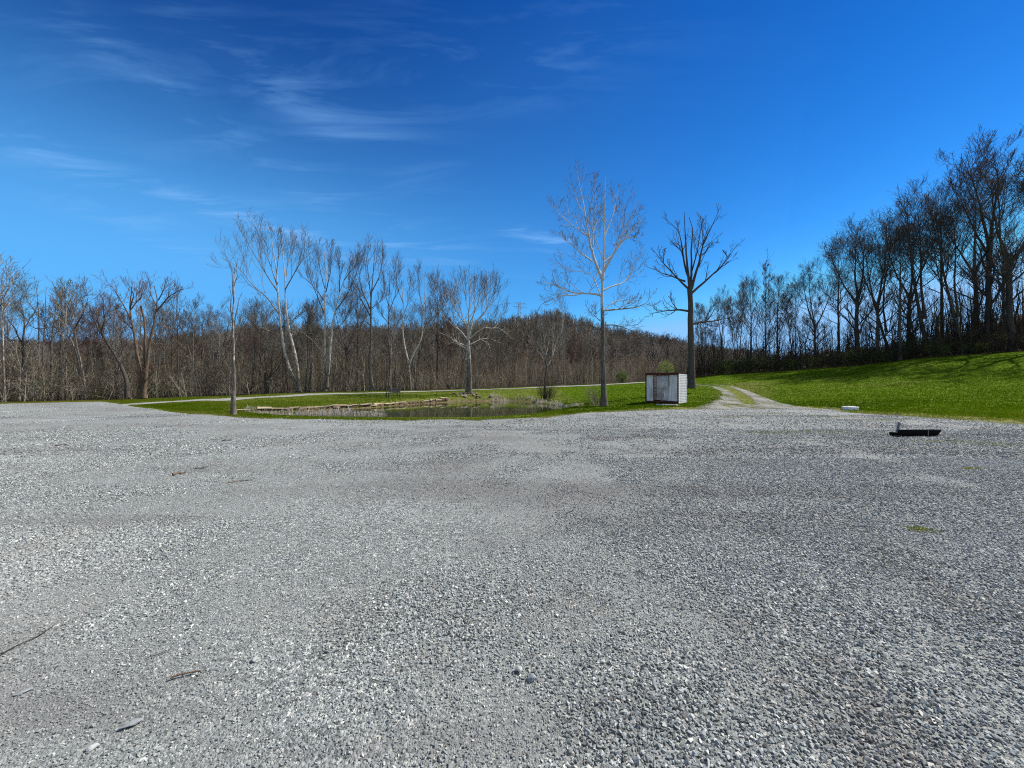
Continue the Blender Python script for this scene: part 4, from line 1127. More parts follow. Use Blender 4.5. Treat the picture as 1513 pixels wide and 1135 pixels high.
# ------------------------------------------------------------------ bank wall along the far side of the pond
M['cap'] = plain('pale_cap_stone', (.42, .34, .225), .95, var=.45, scale=2.2, bump=.7)
M['bank'] = plain('bank_stone', (.17, .115, .072), .95, var=.6, scale=2.2, bump=.8)
wl = np.array([((p - CX) / F * d, d) for p, d in [(332, 23.9), (345, 24.1), (400, 25.5), (450, 26.5), (500, 28.1), (550, 30.2), (600, 33.95), (640, 37.2), (664, 38.9)]])
s = np.concatenate([[0], np.cumsum(np.hypot(np.diff(wl[:, 0]), np.diff(wl[:, 1])))])
root = empty('stone_wall', (wl[4, 0], wl[4, 1], WATER_Z)); tag(root, 'low wall of brown rubble with pale flat capstones along the far pond bank', 'wall')
bmc, bmb = bmesh.new(), bmesh.new(); g = np.random.default_rng(101)
q = 0.0
from mathutils import Matrix
while q < s[-1] - .4:
    ln = g.uniform(.3, .95); m_ = min(q + ln / 2, s[-1])
    x = np.interp(m_, s, wl[:, 0]); y = np.interp(m_, s, wl[:, 1]); x2 = np.interp(m_ + .2, s, wl[:, 0]); y2 = np.interp(m_ + .2, s, wl[:, 1])
    a = math.atan2(y2 - y, x2 - x + 1e-6) + g.normal(0, .05)
    gzv = gz(x, y + .5); top = max(gzv + .07, WATER_Z + .24) + g.normal(0, .03)
    rot = Matrix.Rotation(a + g.normal(0, .08), 3, 'Z') @ Matrix.Rotation(g.normal(0, .05), 3, 'X') @ Matrix.Rotation(g.normal(0, .03), 3, 'Y')
    frac = q / s[-1]
    if g.uniform() < (.95 if frac < .6 else .7):
        box(bmc, (x - wl[4, 0], y - wl[4, 1], top - .04 - WATER_Z), (ln * g.uniform(.92, 1.03), g.uniform(.22, .5), g.uniform(.05, .09)), rot, .015)
    zb = top - .09
    k = 0
    while zb > WATER_Z - .1 and k < 6:
        for j in (-.3, .25):
            sx = ln * g.uniform(.35, .6)
            r2 = rot @ Matrix.Rotation(g.normal(0, .12), 3, 'Y') @ Matrix.Rotation(g.normal(0, .12), 3, 'Z')
            box(bmb, (x - wl[4, 0] + math.cos(a) * j * ln + g.normal(0, .02), y - wl[4, 1] + math.sin(a) * j * ln - .06 * k + g.normal(0, .03), zb - .08 - WATER_Z), (sx, g.uniform(.25, .4), g.uniform(.13, .2)), r2, .03)
        zb -= .15; k += 1
    q += ln
for bm_ in (bmc, bmb):
    for v in bm_.verts: v.co += Vector(g.normal(0, .02, 3))
link('capstones', bm_mesh('capstones', bmc, M['cap']), root)
link('rubble', bm_mesh('rubble', bmb, M['bank']), root)

# rocks and bare roots at the foot of the white sycamore
M['rock'] = plain('rock', (.30, .255, .20), .9, var=.45, scale=3, bump=.6)
M['brown_rock'] = plain('brown_rock', (.16, .11, .075), .95, var=.5, scale=3, bump=.6)
def rock_mesh(name, size, g, mat):
    bm = bmesh.new()
    pts = unit(g.normal(0, 1, (16, 3))) * np.array(size) * .5 * g.uniform(.8, 1.05, (16, 1))
    vs = [bm.verts.new(p) for p in pts]
    r = bmesh.ops.convex_hull(bm, input=vs)
    bmesh.ops.delete(bm, geom=[v for v in bm.verts if not v.link_faces], context='VERTS')
    bmesh.ops.bevel(bm, geom=bm.edges[:], offset=min(size) * .05, segments=1, affect='EDGES')
    return bm_mesh(name, bm, mat)
g = np.random.default_rng(111)
protos = [rock_mesh('rock', (1, .8, .6), g, M['rock']), rock_mesh('rock', (1, .7, .45), g, M['brown_rock']), rock_mesh('rock', (.9, .8, .7), g, M['rock'])]
lab = {0: 'pale rock heaped at the foot of the white sycamore', 1: 'brown flat rock heaped at the foot of the white sycamore', 2: 'blocky pale rock heaped at the foot of the white sycamore'}
for i in range(34):
    px_ = 690 + g.normal(0, 13); d_ = 42.2 + g.uniform(-1.3, 1.2)
    p = at(px_, d_); k = int(g.integers(0, 3))
    o = link('rock', protos[k]); o.location = p + Vector((0, 0, .08)); o.rotation_euler = (g.normal(0, .3), g.normal(0, .3), g.uniform(0, 6.28)); sc_ = g.uniform(.25, .62); o.scale = (sc_, sc_, sc_)
    tag(o, lab[k], 'rock', ('rocks at the sycamore foot', 'brown rocks at the sycamore foot', 'blocky rocks at the sycamore foot')[k])

# brush at the small tree's foot
g = np.random.default_rng(113)
base = np.zeros((46, 3)); b = at(807, 38.0)
base[:, 0] = g.normal(0, .28, 46); base[:, 1] = g.normal(0, .25, 46)
o = link('brush_clump', saplings('brush_clump', base, g.uniform(.9, 1.9, 46), 114, M['thicket_dark'], 7, 4, 0, t0=.08, lf=.5, bend=.22, rmin=.006)); o.location = b
tag(o, 'dark twiggy brush clump around the foot of the small crooked tree', 'bush')
base = np.zeros((18, 3)); base[:, :2] = g.normal(0, .22, (18, 2))
o = link('twiggy_bush', saplings('twiggy_bush', base, g.uniform(.9, 1.7, 18), 115, M['thicket'], 6, 4, 0, t0=.08, lf=.5, bend=.25, rmin=.004)); o.location = at(882, 27.3)
tag(o, 'thin bare sprouts around the foot of the tall sycamore', 'bush')

# ------------------------------------------------------------------ bench on the far bank
M['bench_wood'] = plain('weathered_wood', (.13, .125, .115), .85, var=.35, scale=6, bump=.3)
M['bench_iron'] = plain('dark_iron', (.035, .034, .033), .6, var=.3, bump=.1)
b = at(581, 37.6)
root = empty('park_bench', b, R(-12)); tag(root, 'dark weathered park bench facing the pond from the far bank', 'bench')
bm = bmesh.new()
for k in range(4): box(bm, (0, -.26 + k * .12, .44), (1.25, .10, .035), None, .006)
link('seat', bm_mesh('seat', bm, M['bench_wood']), root)
bm = bmesh.new()
for k in range(3): box(bm, (0, .22 + k * .035, .58 + k * .13), (1.25, .03, .10), Matrix.Rotation(R(-14), 3, 'X'), .006)
link('backrest', bm_mesh('backrest', bm, M['bench_wood']), root)
for sgn in (-1, 1):
    bm = bmesh.new(); x = sgn * .58
    bar(bm, (x, -.28, -.03), (x, -.26, .66), .05); bar(bm, (x, .16, -.03), (x, .20, .46), .05); bar(bm, (x, .20, .44), (x, .32, .92), .045)
    bar(bm, (x, -.30, .655), (x, .25, .66), .06, .04); bar(bm, (x, -.26, .41), (x, .2, .41), .04)
    link('leg_frame', bm_mesh('leg_frame', bm, M['bench_iron']), root)

# ------------------------------------------------------------------ metal shed
M['rust_red'] = plain('rusty_red_paint', (.065, .019, .014), .8, var=.55, scale=7, bump=.35)
def sheet_mat(name, c, metal, rough, streak=.35):
    t = NT(name); o = t.obj()
    f = t.noise(3.0, 5, .65, t.mapping(o, (2.5, 2.5, .35)))
    r = t.noise(6, 5, .7, o)
    col = t.ramp(f, [(.28, tuple(x * (1 - streak) for x in c)), (.7, tuple(min(1, x * (1 + streak * .6)) for x in c))])
    rust = t.math('MULTIPLY', t.math('SUBTRACT', r, .68), 6.0, clamp=True)
    col = t.mix(t.math('MULTIPLY', rust, .3), col, (.14, .07, .04, 1))
    t.base(col); t.rough(rough); t.b.inputs['Metallic'].default_value = metal; t.spec(.4)
    t.bump(f, .25, .03)
    return t.m
M['zinc'] = sheet_mat('galvanised_sheet', (.60, .61, .61), .10, .5, .5)
M['zinc_clean'] = plain('bare_sheet', (.52, .58, .60), .45, metal=.1, var=.25, scale=2.5, bump=.1)
M['siding'] = sheet_mat('white_siding', (.52, .53, .53), .0, .5, .35)
M['shed_floor'] = plain('shed_floor', (.10, .08, .06), .9)
M['shed_board'] = plain('shed_board', (.42, .42, .40), .85, var=.3)
M['concrete'] = plain('pale_concrete', (.50, .48, .43), .9, var=.25, scale=5, bump=.3)

A = at(1002.5, 27.0); nf = Vector((math.cos(R(-127.4)), math.sin(R(-127.4)), 0)); fx = Vector((-nf.y, nf.x, 0))   # fx: towards the viewer's right
W_, D_, HT = 2.28, 2.35, 2.10
corner_l = A - fx * W_
ctr = A - fx * W_ / 2 - nf * D_ / 2
zb = gz(ctr.x, ctr.y) - .12
root = empty('metal_shed', (ctr.x, ctr.y, zb), math.atan2(fx.y, fx.x))
tag(root, 'small open metal shed with rusty red frame and white ribbed side', 'shed')
hw, hd = W_ / 2, D_ / 2
z0 = .14
# corrugated sheet: rows of points along x (vertical ribs) or z (horizontal ribs)
def ribbed(name, p0, ax, ay, w, h, pitch, depth, nrm, mat, parent, warp=None, vertical=True, thick=.006):
    n = max(8, int((w if vertical else h) / pitch * 6)); m = 10
    a = np.linspace(0, 1, n); c = np.linspace(0, 1, m)
    prof = depth * np.clip(np.sin(a * (w if vertical else h) / pitch * 2 * np.pi) * 1.6, -1, 1)
    p0, ax, ay, nr = (np.array(v, float) for v in (p0, ax, ay, nrm))
    P = np.empty((n, m, 3))
    for i in range(n):
        for j in range(m):
            s_, t_ = (a[i], c[j]) if vertical else (c[j], a[i])
            P[i, j] = p0 + ax * s_ * w + ay * t_ * h + nr * prof[i]
            if warp: P[i, j] += np.array(warp(s_, t_))
    V = np.concatenate([P.reshape(-1, 3), (P - nr * thick).reshape(-1, 3)])
    f = grid_faces(n, m); k = n * m
    idx = np.arange(k).reshape(n, m)
    bd = np.concatenate([idx[:, 0], idx[-1, 1:], idx[-2::-1, -1], idx[0, -2:0:-1]])
    rim = np.stack([bd, np.roll(bd, -1), np.roll(bd, -1) + k, bd + k], 1)
    me = mesh_np(name, V, [f, f[:, ::-1] + k, rim], mat, True)
    return link(name, me, parent)
X, Y, Z = (1, 0, 0), (0, 1, 0), (0, 0, 1)
# frame
bm = bmesh.new()
pw = .075
for sx in (-1, 1):
    for sy in (-1, 1):
        box(bm, (sx * (hw - pw / 2), sy * (hd - pw / 2), z0 + HT / 2 - .05), (pw, pw, HT - .1), None, .006)
box(bm, (0, -hd + .03, z0 + HT - .05), (W_ + .02, .10, .15), None, .008)
box(bm, (0, hd - .03, z0 + HT - .07), (W_ - .16, .08, .11), None, .008)
for sx in (-1, 1): box(bm, (sx * (hw - .045), 0, z0 + HT - .10), (.07, D_ - .16, .09), None, .006)
for sx in (-1, 1): box(bm, (sx * (hw - .045), 0, z0 + .05), (.07, D_ - .16, .10), None, .006)
box(bm, (0, -hd + .035, z0 + .06), (W_ - .16, .09, .12), None, .008)
box(bm, (0, hd - .035, z0 + .06), (W_ - .16, .08, .12), None, .008)
link('frame', bm_mesh('frame', bm, M['rust_red']), root)
bm = bmesh.new()
box(bm, (hw - .64, -hd + .06, z0 + HT * .72), (.05, .06, HT * .42), None, .006)
link('door_stub', bm_mesh('door_stub', bm, M['rust_red']), root)
bm = bmesh.new()
box(bm, (-hw + .60, -hd + .05, z0 + HT * .5), (.07, .07, HT - .26), None, .006)
link('door_post', bm_mesh('door_post', bm, M['rust_red']), root)
ribbed('left_panel', (-hw + .08, -hd + .035, z0 + .13), X, Z, .48, HT - .27, .16, .008, (0, -1, 0), M['zinc'], root)
ribbed('right_panel', (hw - .62, -hd + .035, z0 + .13), X, Z, .54, HT - .27, .18, .008, (0, -1, 0), M['zinc'], root,
       warp=lambda s_, t_: (-.10 * (1 - s_) * max(0, .45 - t_), -.16 * (1 - s_) ** 2 * max(0, .55 - t_) / .55, .12 * max(0, .35 - t_) * (1 - s_)))
# torn flap hanging in the doorway
ribbed('torn_sheet', (hw - 1.02, -hd + .10, z0 + .28), X, Z, .36, .72, .12, .012, (0, -1, 0), M['zinc'], root,
       warp=lambda s_, t_: (.07 * math.sin(t_ * 6), -.13 * math.sin(t_ * 4.4 + 1.2) * (1 - s_ * .5), -.18 * s_ * (1 - t_)))
ribbed('back_wall', (-hw + .08, hd - .05, z0 + .13), X, Z, W_ - .16, HT - .27, .2, .01, (0, -1, 0), M['zinc_clean'], root)
ribbed('left_wall', (-hw + .03, -hd + .08, z0 + .12), Y, Z, D_ - .16, HT - .27, .2, .01, (-1, 0, 0), M['zinc_clean'], root)
ribbed('side_siding', (hw + .006, -hd + .06, z0 - .02), Y, Z, D_ - .08, HT - .04, .115, .0045, (1, 0, 0), M['siding'], root, vertical=False)
bm = bmesh.new()
for y_ in (-.35, .4): box(bm, (0, y_, z0 + HT - .07), (W_ - .16, .06, .06), None, .004)
link('roof_beams', bm_mesh('roof_beams', bm, M['rust_red']), root)
bm = bmesh.new(); box(bm, (0, 0, z0 + .03), (W_ - .18, D_ - .18, .04)); link('floor', bm_mesh('floor', bm, M['shed_floor']), root)
bm = bmesh.new()
box(bm, (-.20, hd - .30, z0 + .33), (.95, .05, .52), Matrix.Rotation(R(-12), 3, 'X'), .01)
link('inner_board', bm_mesh('inner_board', bm, M['shed_board']), root)
bm = bmesh.new()
box(bm, (-.15, hd - .22, z0 + 1.02), (1.25, .22, .03), None, .004)
link('shelf', bm_mesh('shelf', bm, M['zinc']), root)
for sx in (-1, 1):
    bm = bmesh.new(); box(bm, (sx * (hw - .2), 0, -.01 + z0 / 2 - .02), (.14, D_ - .1, z0 + .02), None, .01)
    link('skid', bm_mesh('skid', bm, M['rust_red']), root)
sl = at(985, 26.35)
bm = bmesh.new(); box(bm, (0, 0, .03), (1.35, .22, .10), None, .02)
for v in bm.verts: v.co += Vector(np.random.default_rng(int(abs(v.co.x * 991 + v.co.z * 77))).normal(0, .012, 3))
o = link('concrete_slab', bm_mesh('concrete_slab', bm, M['concrete'])); o.location = (sl.x, sl.y, sl.z); o.rotation_euler = (0, 0, math.atan2(fx.y, fx.x) + .05)
tag(o, 'pale flat concrete slab lying in the grass in front of the shed', 'slab')

# ------------------------------------------------------------------ white well lid by the field edge
M['white'] = plain('white_plastic', (.80, .81, .80), .45, var=.06, bump=.05)
b = at(1256, 22.6)
root = empty('well_cover', (b.x, b.y, b.z - .04)); tag(root, 'round white lidded riser at the edge of the grass field', 'well cover')
def lathe(name, prof, mat, parent, n=40):
    a = np.linspace(0, 2 * np.pi, n, endpoint=False); k = len(prof)
    V = np.array([[r * math.cos(t), r * math.sin(t), z] for r, z in prof for t in a])
    i = np.arange(n); j = (i + 1) % n
    f = np.concatenate([np.stack([q * n + i, q * n + j, (q + 1) * n + j, (q + 1) * n + i], 1) for q in range(k - 1)])
    return link(name, mesh_np(name, V, [f], mat, False), parent)
lathe('riser', [(.37, 0), (.37, .10), (.36, .11), (.36, .15), (.0, .15)], M['white'], root)
lathe('lid', [(.34, .152), (.372, .152), (.376, .165), (.372, .215), (.355, .232), (.12, .240), (.11, .25), (.0, .25)], M['white'], root)
for k in range(4):
    bm = bmesh.new(); a = k * math.pi / 2 + .4
    bmesh.ops.create_cone(bm, cap_ends=True, segments=8, radius1=.018, radius2=.016, depth=.02)
    o = link('bolt', bm_mesh('bolt', bm, M['bench_iron']), root); o.location = (.31 * math.cos(a), .31 * math.sin(a), .24)

# ------------------------------------------------------------------ black steel blade lying on the gravel
M['black_steel'] = plain('black_steel', (.008, .008, .008), .85, var=.4, bump=.15, spec=.08)
M['grey_steel'] = plain('grey_steel', (.22, .22, .21), .5, metal=.5, var=.3, bump=.15)
d = 11.35; xl = (1326 - CX) / F * d; xr = (1388 - CX) / F * d
root = empty('scraper_blade', ((xl + xr) / 2, d, .035), R(2)); tag(root, 'low black steel blade lying on the gravel with a slanting grey arm', 'scraper')
bm = bmesh.new(); hwid = (xr - xl) / 2
prof = [(.04, 0.0), (.01, .05), (-.005, .10), (-.015, .15), (-.03, .20)]
vs = []
for x in (-hwid, hwid):
    k = .04 if x > 0 else 0
    vs.append([bm.verts.new((x + k * i * .35, y, z - (.0 if x < 0 else .02) * (z > .1))) for i, (y, z) in enumerate(prof)] + [bm.verts.new((x + k * i * .35, y + .025, z)) for i, (y, z) in reversed(list(enumerate(prof)))])
n = len(vs[0])
for i in range(n): bm.faces.new((vs[0][i], vs[0][(i + 1) % n], vs[1][(i + 1) % n], vs[1][i]))
bm.faces.new(vs[0]); bm.faces.new(vs[1][::-1])
link('blade', bm_mesh('blade', bm, M['black_steel']), root)
bm = bmesh.new(); box(bm, (0, .20, .05), (2 * hwid - .1, .24, .09), None, .01); link('box_frame', bm_mesh('box_frame', bm, M['black_steel']), root)
bm = bmesh.new(); bar(bm, (-hwid + .03, .06, .12), (-hwid + .16, .12, .38), .045, .03, .006); link('arm', bm_mesh('arm', bm, M['grey_steel']), root)
bm = bmesh.new(); box(bm, (-hwid - .07, -.03, .02), (.18, .12, .03), None, .006); link('foot_plate', bm_mesh('foot_plate', bm, M['black_steel']), root)
bm = bmesh.new(); box(bm, (hwid * .45, -.02, .10), (.018, .02, .17), None, .003); link('rib', bm_mesh('rib', bm, M['grey_steel']), root)

# ------------------------------------------------------------------ sticks, odd stones
M['stick'] = bark('stick_bark', (.09, .06, .04), (.26, .19, .13), 30)
M['stick_dark'] = bark('stick_bark_dark', (.03, .025, .02), (.09, .075, .06), 30)
def gp(px, row):
    d = H * F / (row - CY); x = (px - CX) / F * d
    d = (H - float(lot_z(np.array([x]), np.array([d]))[0])) * F / (row - CY)
    return np.array([(px - CX) / F * d, d])
def stick(pts, r, label, mat, fork=True, seed=0):
    g = np.random.default_rng(seed)
    W2 = np.array([gp(*p) for p in pts]); z = lot_z(W2[:, 0], W2[:, 1]) + .022 + r
    P = np.concatenate([W2, z[:, None]], 1); o0 = P[0].copy(); P = P - o0
    root_pts = wiggle(resample(P, 9), r * .6, g)[None]
    Rr = np.linspace(r, r * .5, 9)[None] * (1 + g.normal(0, .12, (1, 9)))
    G = [(root_pts, Rr, 7)]
    if fork:
        C, Cr = spawn(root_pts, Rr, 2, g, t0=.4, t1=.9, ang=(35, 8), lenf=.22, up=0, K=4, rmin=.0015)
        C[..., 2] = np.maximum(C[..., 2], -.004); G.append((C, Cr, 5))
    o = link('stick', tubes(G, 'stick', mat)); o.location = o0
    tag(o, label, 'stick')
stick([(251, 1009), (272, 1003), (290, 998), (299, 1001)], .0055, 'thick brown broken stick on the gravel, lower left', M['stick'], True, 1)
stick([(213, 981), (232, 974), (253, 965)], .0026, 'thin dark stick just above the thick brown stick', M['stick_dark'], False, 2)
stick([(2, 972), (30, 957), (58, 945), (80, 929)], .0035, 'long thin dark stick at the left edge of the gravel', M['stick_dark'], True, 3)
stick([(255, 705), (264, 703), (274, 702)], .022, 'short brown stick lying far out on the left gravel', M['stick'], False, 4)
stick([(338, 717), (350, 714), (362, 712), (372, 712)], .010, 'thin crooked stick lying right of the far short stick', M['stick'], True, 5)
stick([(288, 695), (298, 694), (308, 692)], .008, 'thin twig between the two far sticks on the left gravel', M['stick_dark'], False, 6)
stick([(82, 661), (90, 659.5), (100, 659)], .018, 'small dark stick farthest out on the left gravel', M['stick_dark'], False, 7)
stick([(328, 653), (336, 652.4), (344, 652.6)], .016, 'dark stick near the far edge of the gravel', M['stick_dark'], False, 8)
M['white_stone'] = plain('white_stone', (.48, .475, .45), .85, var=.2, scale=20, bump=.3)
M['slate_stone'] = plain('slate_stone', (.25, .265, .265), .85, var=.25, scale=20, bump=.3)
g = np.random.default_rng(121)
for px_, row, sz, lab_, mt in [(378, 980, (.055, .035, .035), 'pale angular stone standing out on the gravel, lower left', 'white_stone'), (192, 1077, (.10, .045, .03), 'long flat grey stone on the gravel at lower left', 'slate_stone'),
                               (35, 1027, (.08, .04, .02), 'flat greenish grey stone near the left edge', 'slate_stone'), (136, 1110, (.05, .04, .025), 'pale wedge of stone near the bottom left corner', 'white_stone'),
                               (766, 995, (.05, .04, .04), 'small white stone on the gravel at bottom centre', 'white_stone'), (1160, 1021, (.05, .04, .04), 'small cream stone on the coarse gravel at lower right', 'white_stone'),
                               (786, 1008, (.06, .05, .045), 'dark angular stone right of the small white stone', 'slate_stone')]:
    q = gp(px_, row)
    o = link('stone', rock_mesh('stone', sz, g, M[mt])); o.location = (q[0], q[1], float(lot_z(q[:1], q[1:])[0]) + .012 + sz[2] * .3)
    o.rotation_euler = (0, 0, g.uniform(.2, .9)); tag(o, lab_, 'stone')

# ------------------------------------------------------------------ loose crushed stone over the near part of the lot
def stone_protos(n, g):
    out = []
    for k in range(n):
        bm = bmesh.new()
        pts = unit(g.normal(0, 1, (9, 3))) * g.uniform(.82, 1.0, (9, 1)) * np.array([1.0, g.uniform(.6, .85), g.uniform(.42, .7)])
        vs = [bm.verts.new(p) for p in pts]
        bmesh.ops.convex_hull(bm, input=vs)
        bmesh.ops.delete(bm, geom=[v for v in bm.verts if not v.link_faces], context='VERTS')
        bmesh.ops.triangulate(bm, faces=bm.faces[:]); bmesh.ops.recalc_face_normals(bm, faces=bm.faces)
        bm.verts.index_update()
        out.append((np.array([v.co[:] for v in bm.verts]), np.array([[v.index for v in f.verts] for f in bm.faces])))
        bm.free()
    return out
g = np.random.default_rng(131)
SP = stone_protos(28, g)
def loose(d0, d1, dens, s0, s1, keep_lo, keep_hi):
    hw_ = lambda q: 1.5 * np.maximum(q, 0) + 3.2
    n = int(2 * hw_(d1) * (d1 - d0) * dens)
    d = g.uniform(d0, d1, n); x = g.uniform(-1, 1, n) * hw_(d1)
    m = (np.abs(x) < hw_(d)) & ((np.abs(x) < 1.42 * d + .5) & (d > .9) | (g.uniform(0, 1, n) < .55))
    x, d = x[m], d[m]
    band = .65 * fbm((x * math.cos(.56) - d * math.sin(.56)) * .55, (x * math.sin(.56) + d * math.cos(.56)) * .3, 41, 3) + .35 * fbm(x * 1.6, d * 1.6, 43, 3)
    right = np.clip((x + 1.0) / 4.0, 0, 1) * .14
    coarse = np.clip((band + right - .42) * 6, 0, 1)
    keep = g.uniform(0, 1, len(x)) < keep_lo + (keep_hi - keep_lo) * coarse
    x, d, coarse = x[keep], d[keep], coarse[keep]
    s = np.minimum(np.exp(g.normal(np.log(s0), .32, len(x))) * (.66 + (s1 - .70) * coarse), s0 * 2.3)
    return x, d, s
parts = [loose(-1.2, 4.2, 6900, .0088, 1.3, .85, 1.0), loose(4.2, 8.0, 2900, .0102, 1.25, .8, 1.0), loose(8.0, 13.0, 640, .014, 1.3, .5, 1.0), loose(13.0, 19.0, 190, .017, 1.2, .3, .9), loose(19.0, 30.0, 80, .020, 1.2, .3, .7)]
SX, SY, SS = (np.concatenate([p[i] for p in parts]) for i in range(3))
mm = SY < edge_d(SX / np.maximum(SY, 8)) + g.normal(-.3, .55, len(SY))
SX, SY, SS = SX[mm], SY[mm], SS[mm]
SZ = np.where(SY > edge_d(SX / np.maximum(SY, 8)) - .3, ground_z(SX, SY) + .03, lot_z(SX, SY) + .012) + SS * .22
V, Fc, T, off = [], [], [], 0
kind = g.integers(0, len(SP), len(SX))
for k, (pv, pf) in enumerate(SP):
    i = np.where(kind == k)[0]; n = len(i)
    a = g.uniform(0, 6.28, n); tx = g.normal(0, .38, n); ty = g.normal(0, .38, n)
    ca, sa = np.cos(a), np.sin(a); cx_, sx_ = np.cos(tx), np.sin(tx); cy_, sy_ = np.cos(ty), np.sin(ty)
    Rz = np.zeros((n, 3, 3)); Rz[:, 0, 0] = ca; Rz[:, 0, 1] = -sa; Rz[:, 1, 0] = sa; Rz[:, 1, 1] = ca; Rz[:, 2, 2] = 1
    Rx = np.zeros((n, 3, 3)); Rx[:, 0, 0] = 1; Rx[:, 1, 1] = cx_; Rx[:, 1, 2] = -sx_; Rx[:, 2, 1] = sx_; Rx[:, 2, 2] = cx_
    Ry = np.zeros((n, 3, 3)); Ry[:, 1, 1] = 1; Ry[:, 0, 0] = cy_; Ry[:, 0, 2] = sy_; Ry[:, 2, 0] = -sy_; Ry[:, 2, 2] = cy_
    Q = Rx @ Ry @ Rz
    P = np.einsum('nij,vj->nvi', Q, pv) * SS[i][:, None, None] + np.stack([SX[i], SY[i], SZ[i]], 1)[:, None, :]
    V.append(P.reshape(-1, 3)); m = len(pv)
    Fc.append((off + np.arange(n)[:, None, None] * m + pf[None]).reshape(-1, 3)); off += n * m
    T.append(np.repeat(g.beta(1.35, 1.4, n), m))
me = mesh_np('gravel_stones', np.concatenate(V), Fc, M['stone'], False, attrs={'tint': np.concatenate(T)})
tag(link('gravel_stones', me), 'loose crushed grey limestone covering the parking lot', 'gravel', kind='stuff')
print('stones', len(SX))

# ------------------------------------------------------------------ power pylon on the far hill
M['pylon'] = plain('galvanised_pylon', (.42, .44, .46), .6, metal=.2, var=.1, bump=0)
D = 470.0; b = at(768, D)
topz = H - D * (447 - CY) / F; ph = topz - b.z
root = empty('power_pylon', b, R(18)); tag(root, 'faint lattice power pylon standing on the far hill', 'pylon')
bm = bmesh.new(); t_ = .28
def wdt(z): return 4.2 * (1 - z / ph) + 1.1
lv = np.linspace(0, ph, 9)
for i in range(8):
    a0, a1 = wdt(lv[i]), wdt(lv[i + 1])
    for sx, sy in ((-1, -1), (1, -1), (1, 1), (-1, 1)):
        bar(bm, (sx * a0, sy * a0, lv[i]), (sx * a1, sy * a1, lv[i + 1]), t_)
        nx, ny = (-sy, sx)
        bar(bm, (sx * a0, sy * a0, lv[i]), (nx * a1, ny * a1, lv[i + 1]), t_ * .6)
        bar(bm, (sx * a1, sy * a1, lv[i + 1]), (nx * a1, ny * a1, lv[i + 1]), t_ * .6)
link('tower', bm_mesh('tower', bm, M['pylon']), root)
for z_, w_ in ((ph * .90, 8.5), (ph * .985, 7.0)):
    bm = bmesh.new()
    for sy in (-1, 1):
        bar(bm, (-w_, 0, z_), (w_, 0, z_), t_); bar(bm, (-w_, 0, z_), (0, sy * .8, z_ - 2.2), t_ * .6); bar(bm, (w_, 0, z_), (0, sy * .8, z_ - 2.2), t_ * .6)
        break
    for k in (-1, -.5, .5, 1): bar(bm, (k * w_, 0, z_), (k * w_, 0, z_ - 1.8), .2)
    link('cross_arm', bm_mesh('cross_arm', bm, M['pylon']), root)

# ------------------------------------------------------------------ sky, sun, camera
SUN_AZ, SUN_EL = 21.0, 47.0       # degrees counter-clockwise from +X ; above the horizon
w = bpy.data.worlds.new('World'); SC.world = w; w.use_nodes = True
nt = w.node_tree; N = nt.nodes; Lk = nt.links
for n_ in list(N): N.remove(n_)
outw = N.new('ShaderNodeOutputWorld'); bg = N.new('ShaderNodeBackground'); sky = N.new('ShaderNodeTexSky')
sky.sky_type = 'NISHITA'; sky.sun_disc = False; sky.sun_elevation = R(SUN_EL); sky.sun_rotation = R(90 - SUN_AZ)
sky.altitude = 300; sky.air_density = 1.0; sky.dust_density = 0; sky.ozone_density = 3.0
tc = N.new('ShaderNodeTexCoord'); gen = tc.outputs['Generated']
def wm(op, a, b=None, clamp=False):
    n_ = N.new('ShaderNodeMath'); n_.operation = op; n_.use_clamp = clamp
    for i, v in enumerate((a, b)):
        if v is None: continue
        if isinstance(v, (int, float)): n_.inputs[i].default_value = v
        else: Lk.new(v, n_.inputs[i])
    return n_.outputs[0]
def wdot(v):
    n_ = N.new('ShaderNodeVectorMath'); n_.operation = 'DOT_PRODUCT'; Lk.new(gen, n_.inputs[0]); n_.inputs[1].default_value = v
    return n_.outputs['Value']
sep = N.new('ShaderNodeSeparateXYZ'); Lk.new(gen, sep.inputs[0])
# high thin cloud lives on a flat layer: direction / height
zc = wm('MAXIMUM', sep.outputs[2], .03)
cmb = N.new('ShaderNodeCombineXYZ'); Lk.new(wm('DIVIDE', sep.outputs[0], zc), cmb.inputs[0]); Lk.new(wm('DIVIDE', sep.outputs[1], zc), cmb.inputs[1])
mp = N.new('ShaderNodeMapping'); Lk.new(cmb.outputs[0], mp.inputs[0]); mp.inputs['Rotation'].default_value = (0, 0, R(18)); mp.inputs['Scale'].default_value = (.75, 2.6, 1)
tn = N.new('ShaderNodeTexNoise'); Lk.new(mp.outputs[0], tn.inputs['Vector']); tn.inputs['Scale'].default_value = 1.7; tn.inputs['Detail'].default_value = 7; tn.inputs['Roughness'].default_value = .62; tn.inputs['Distortion'].default_value = .6
wisps = wm('MULTIPLY', wm('SUBTRACT', tn.outputs['Fac'], .47), 4.2, True)
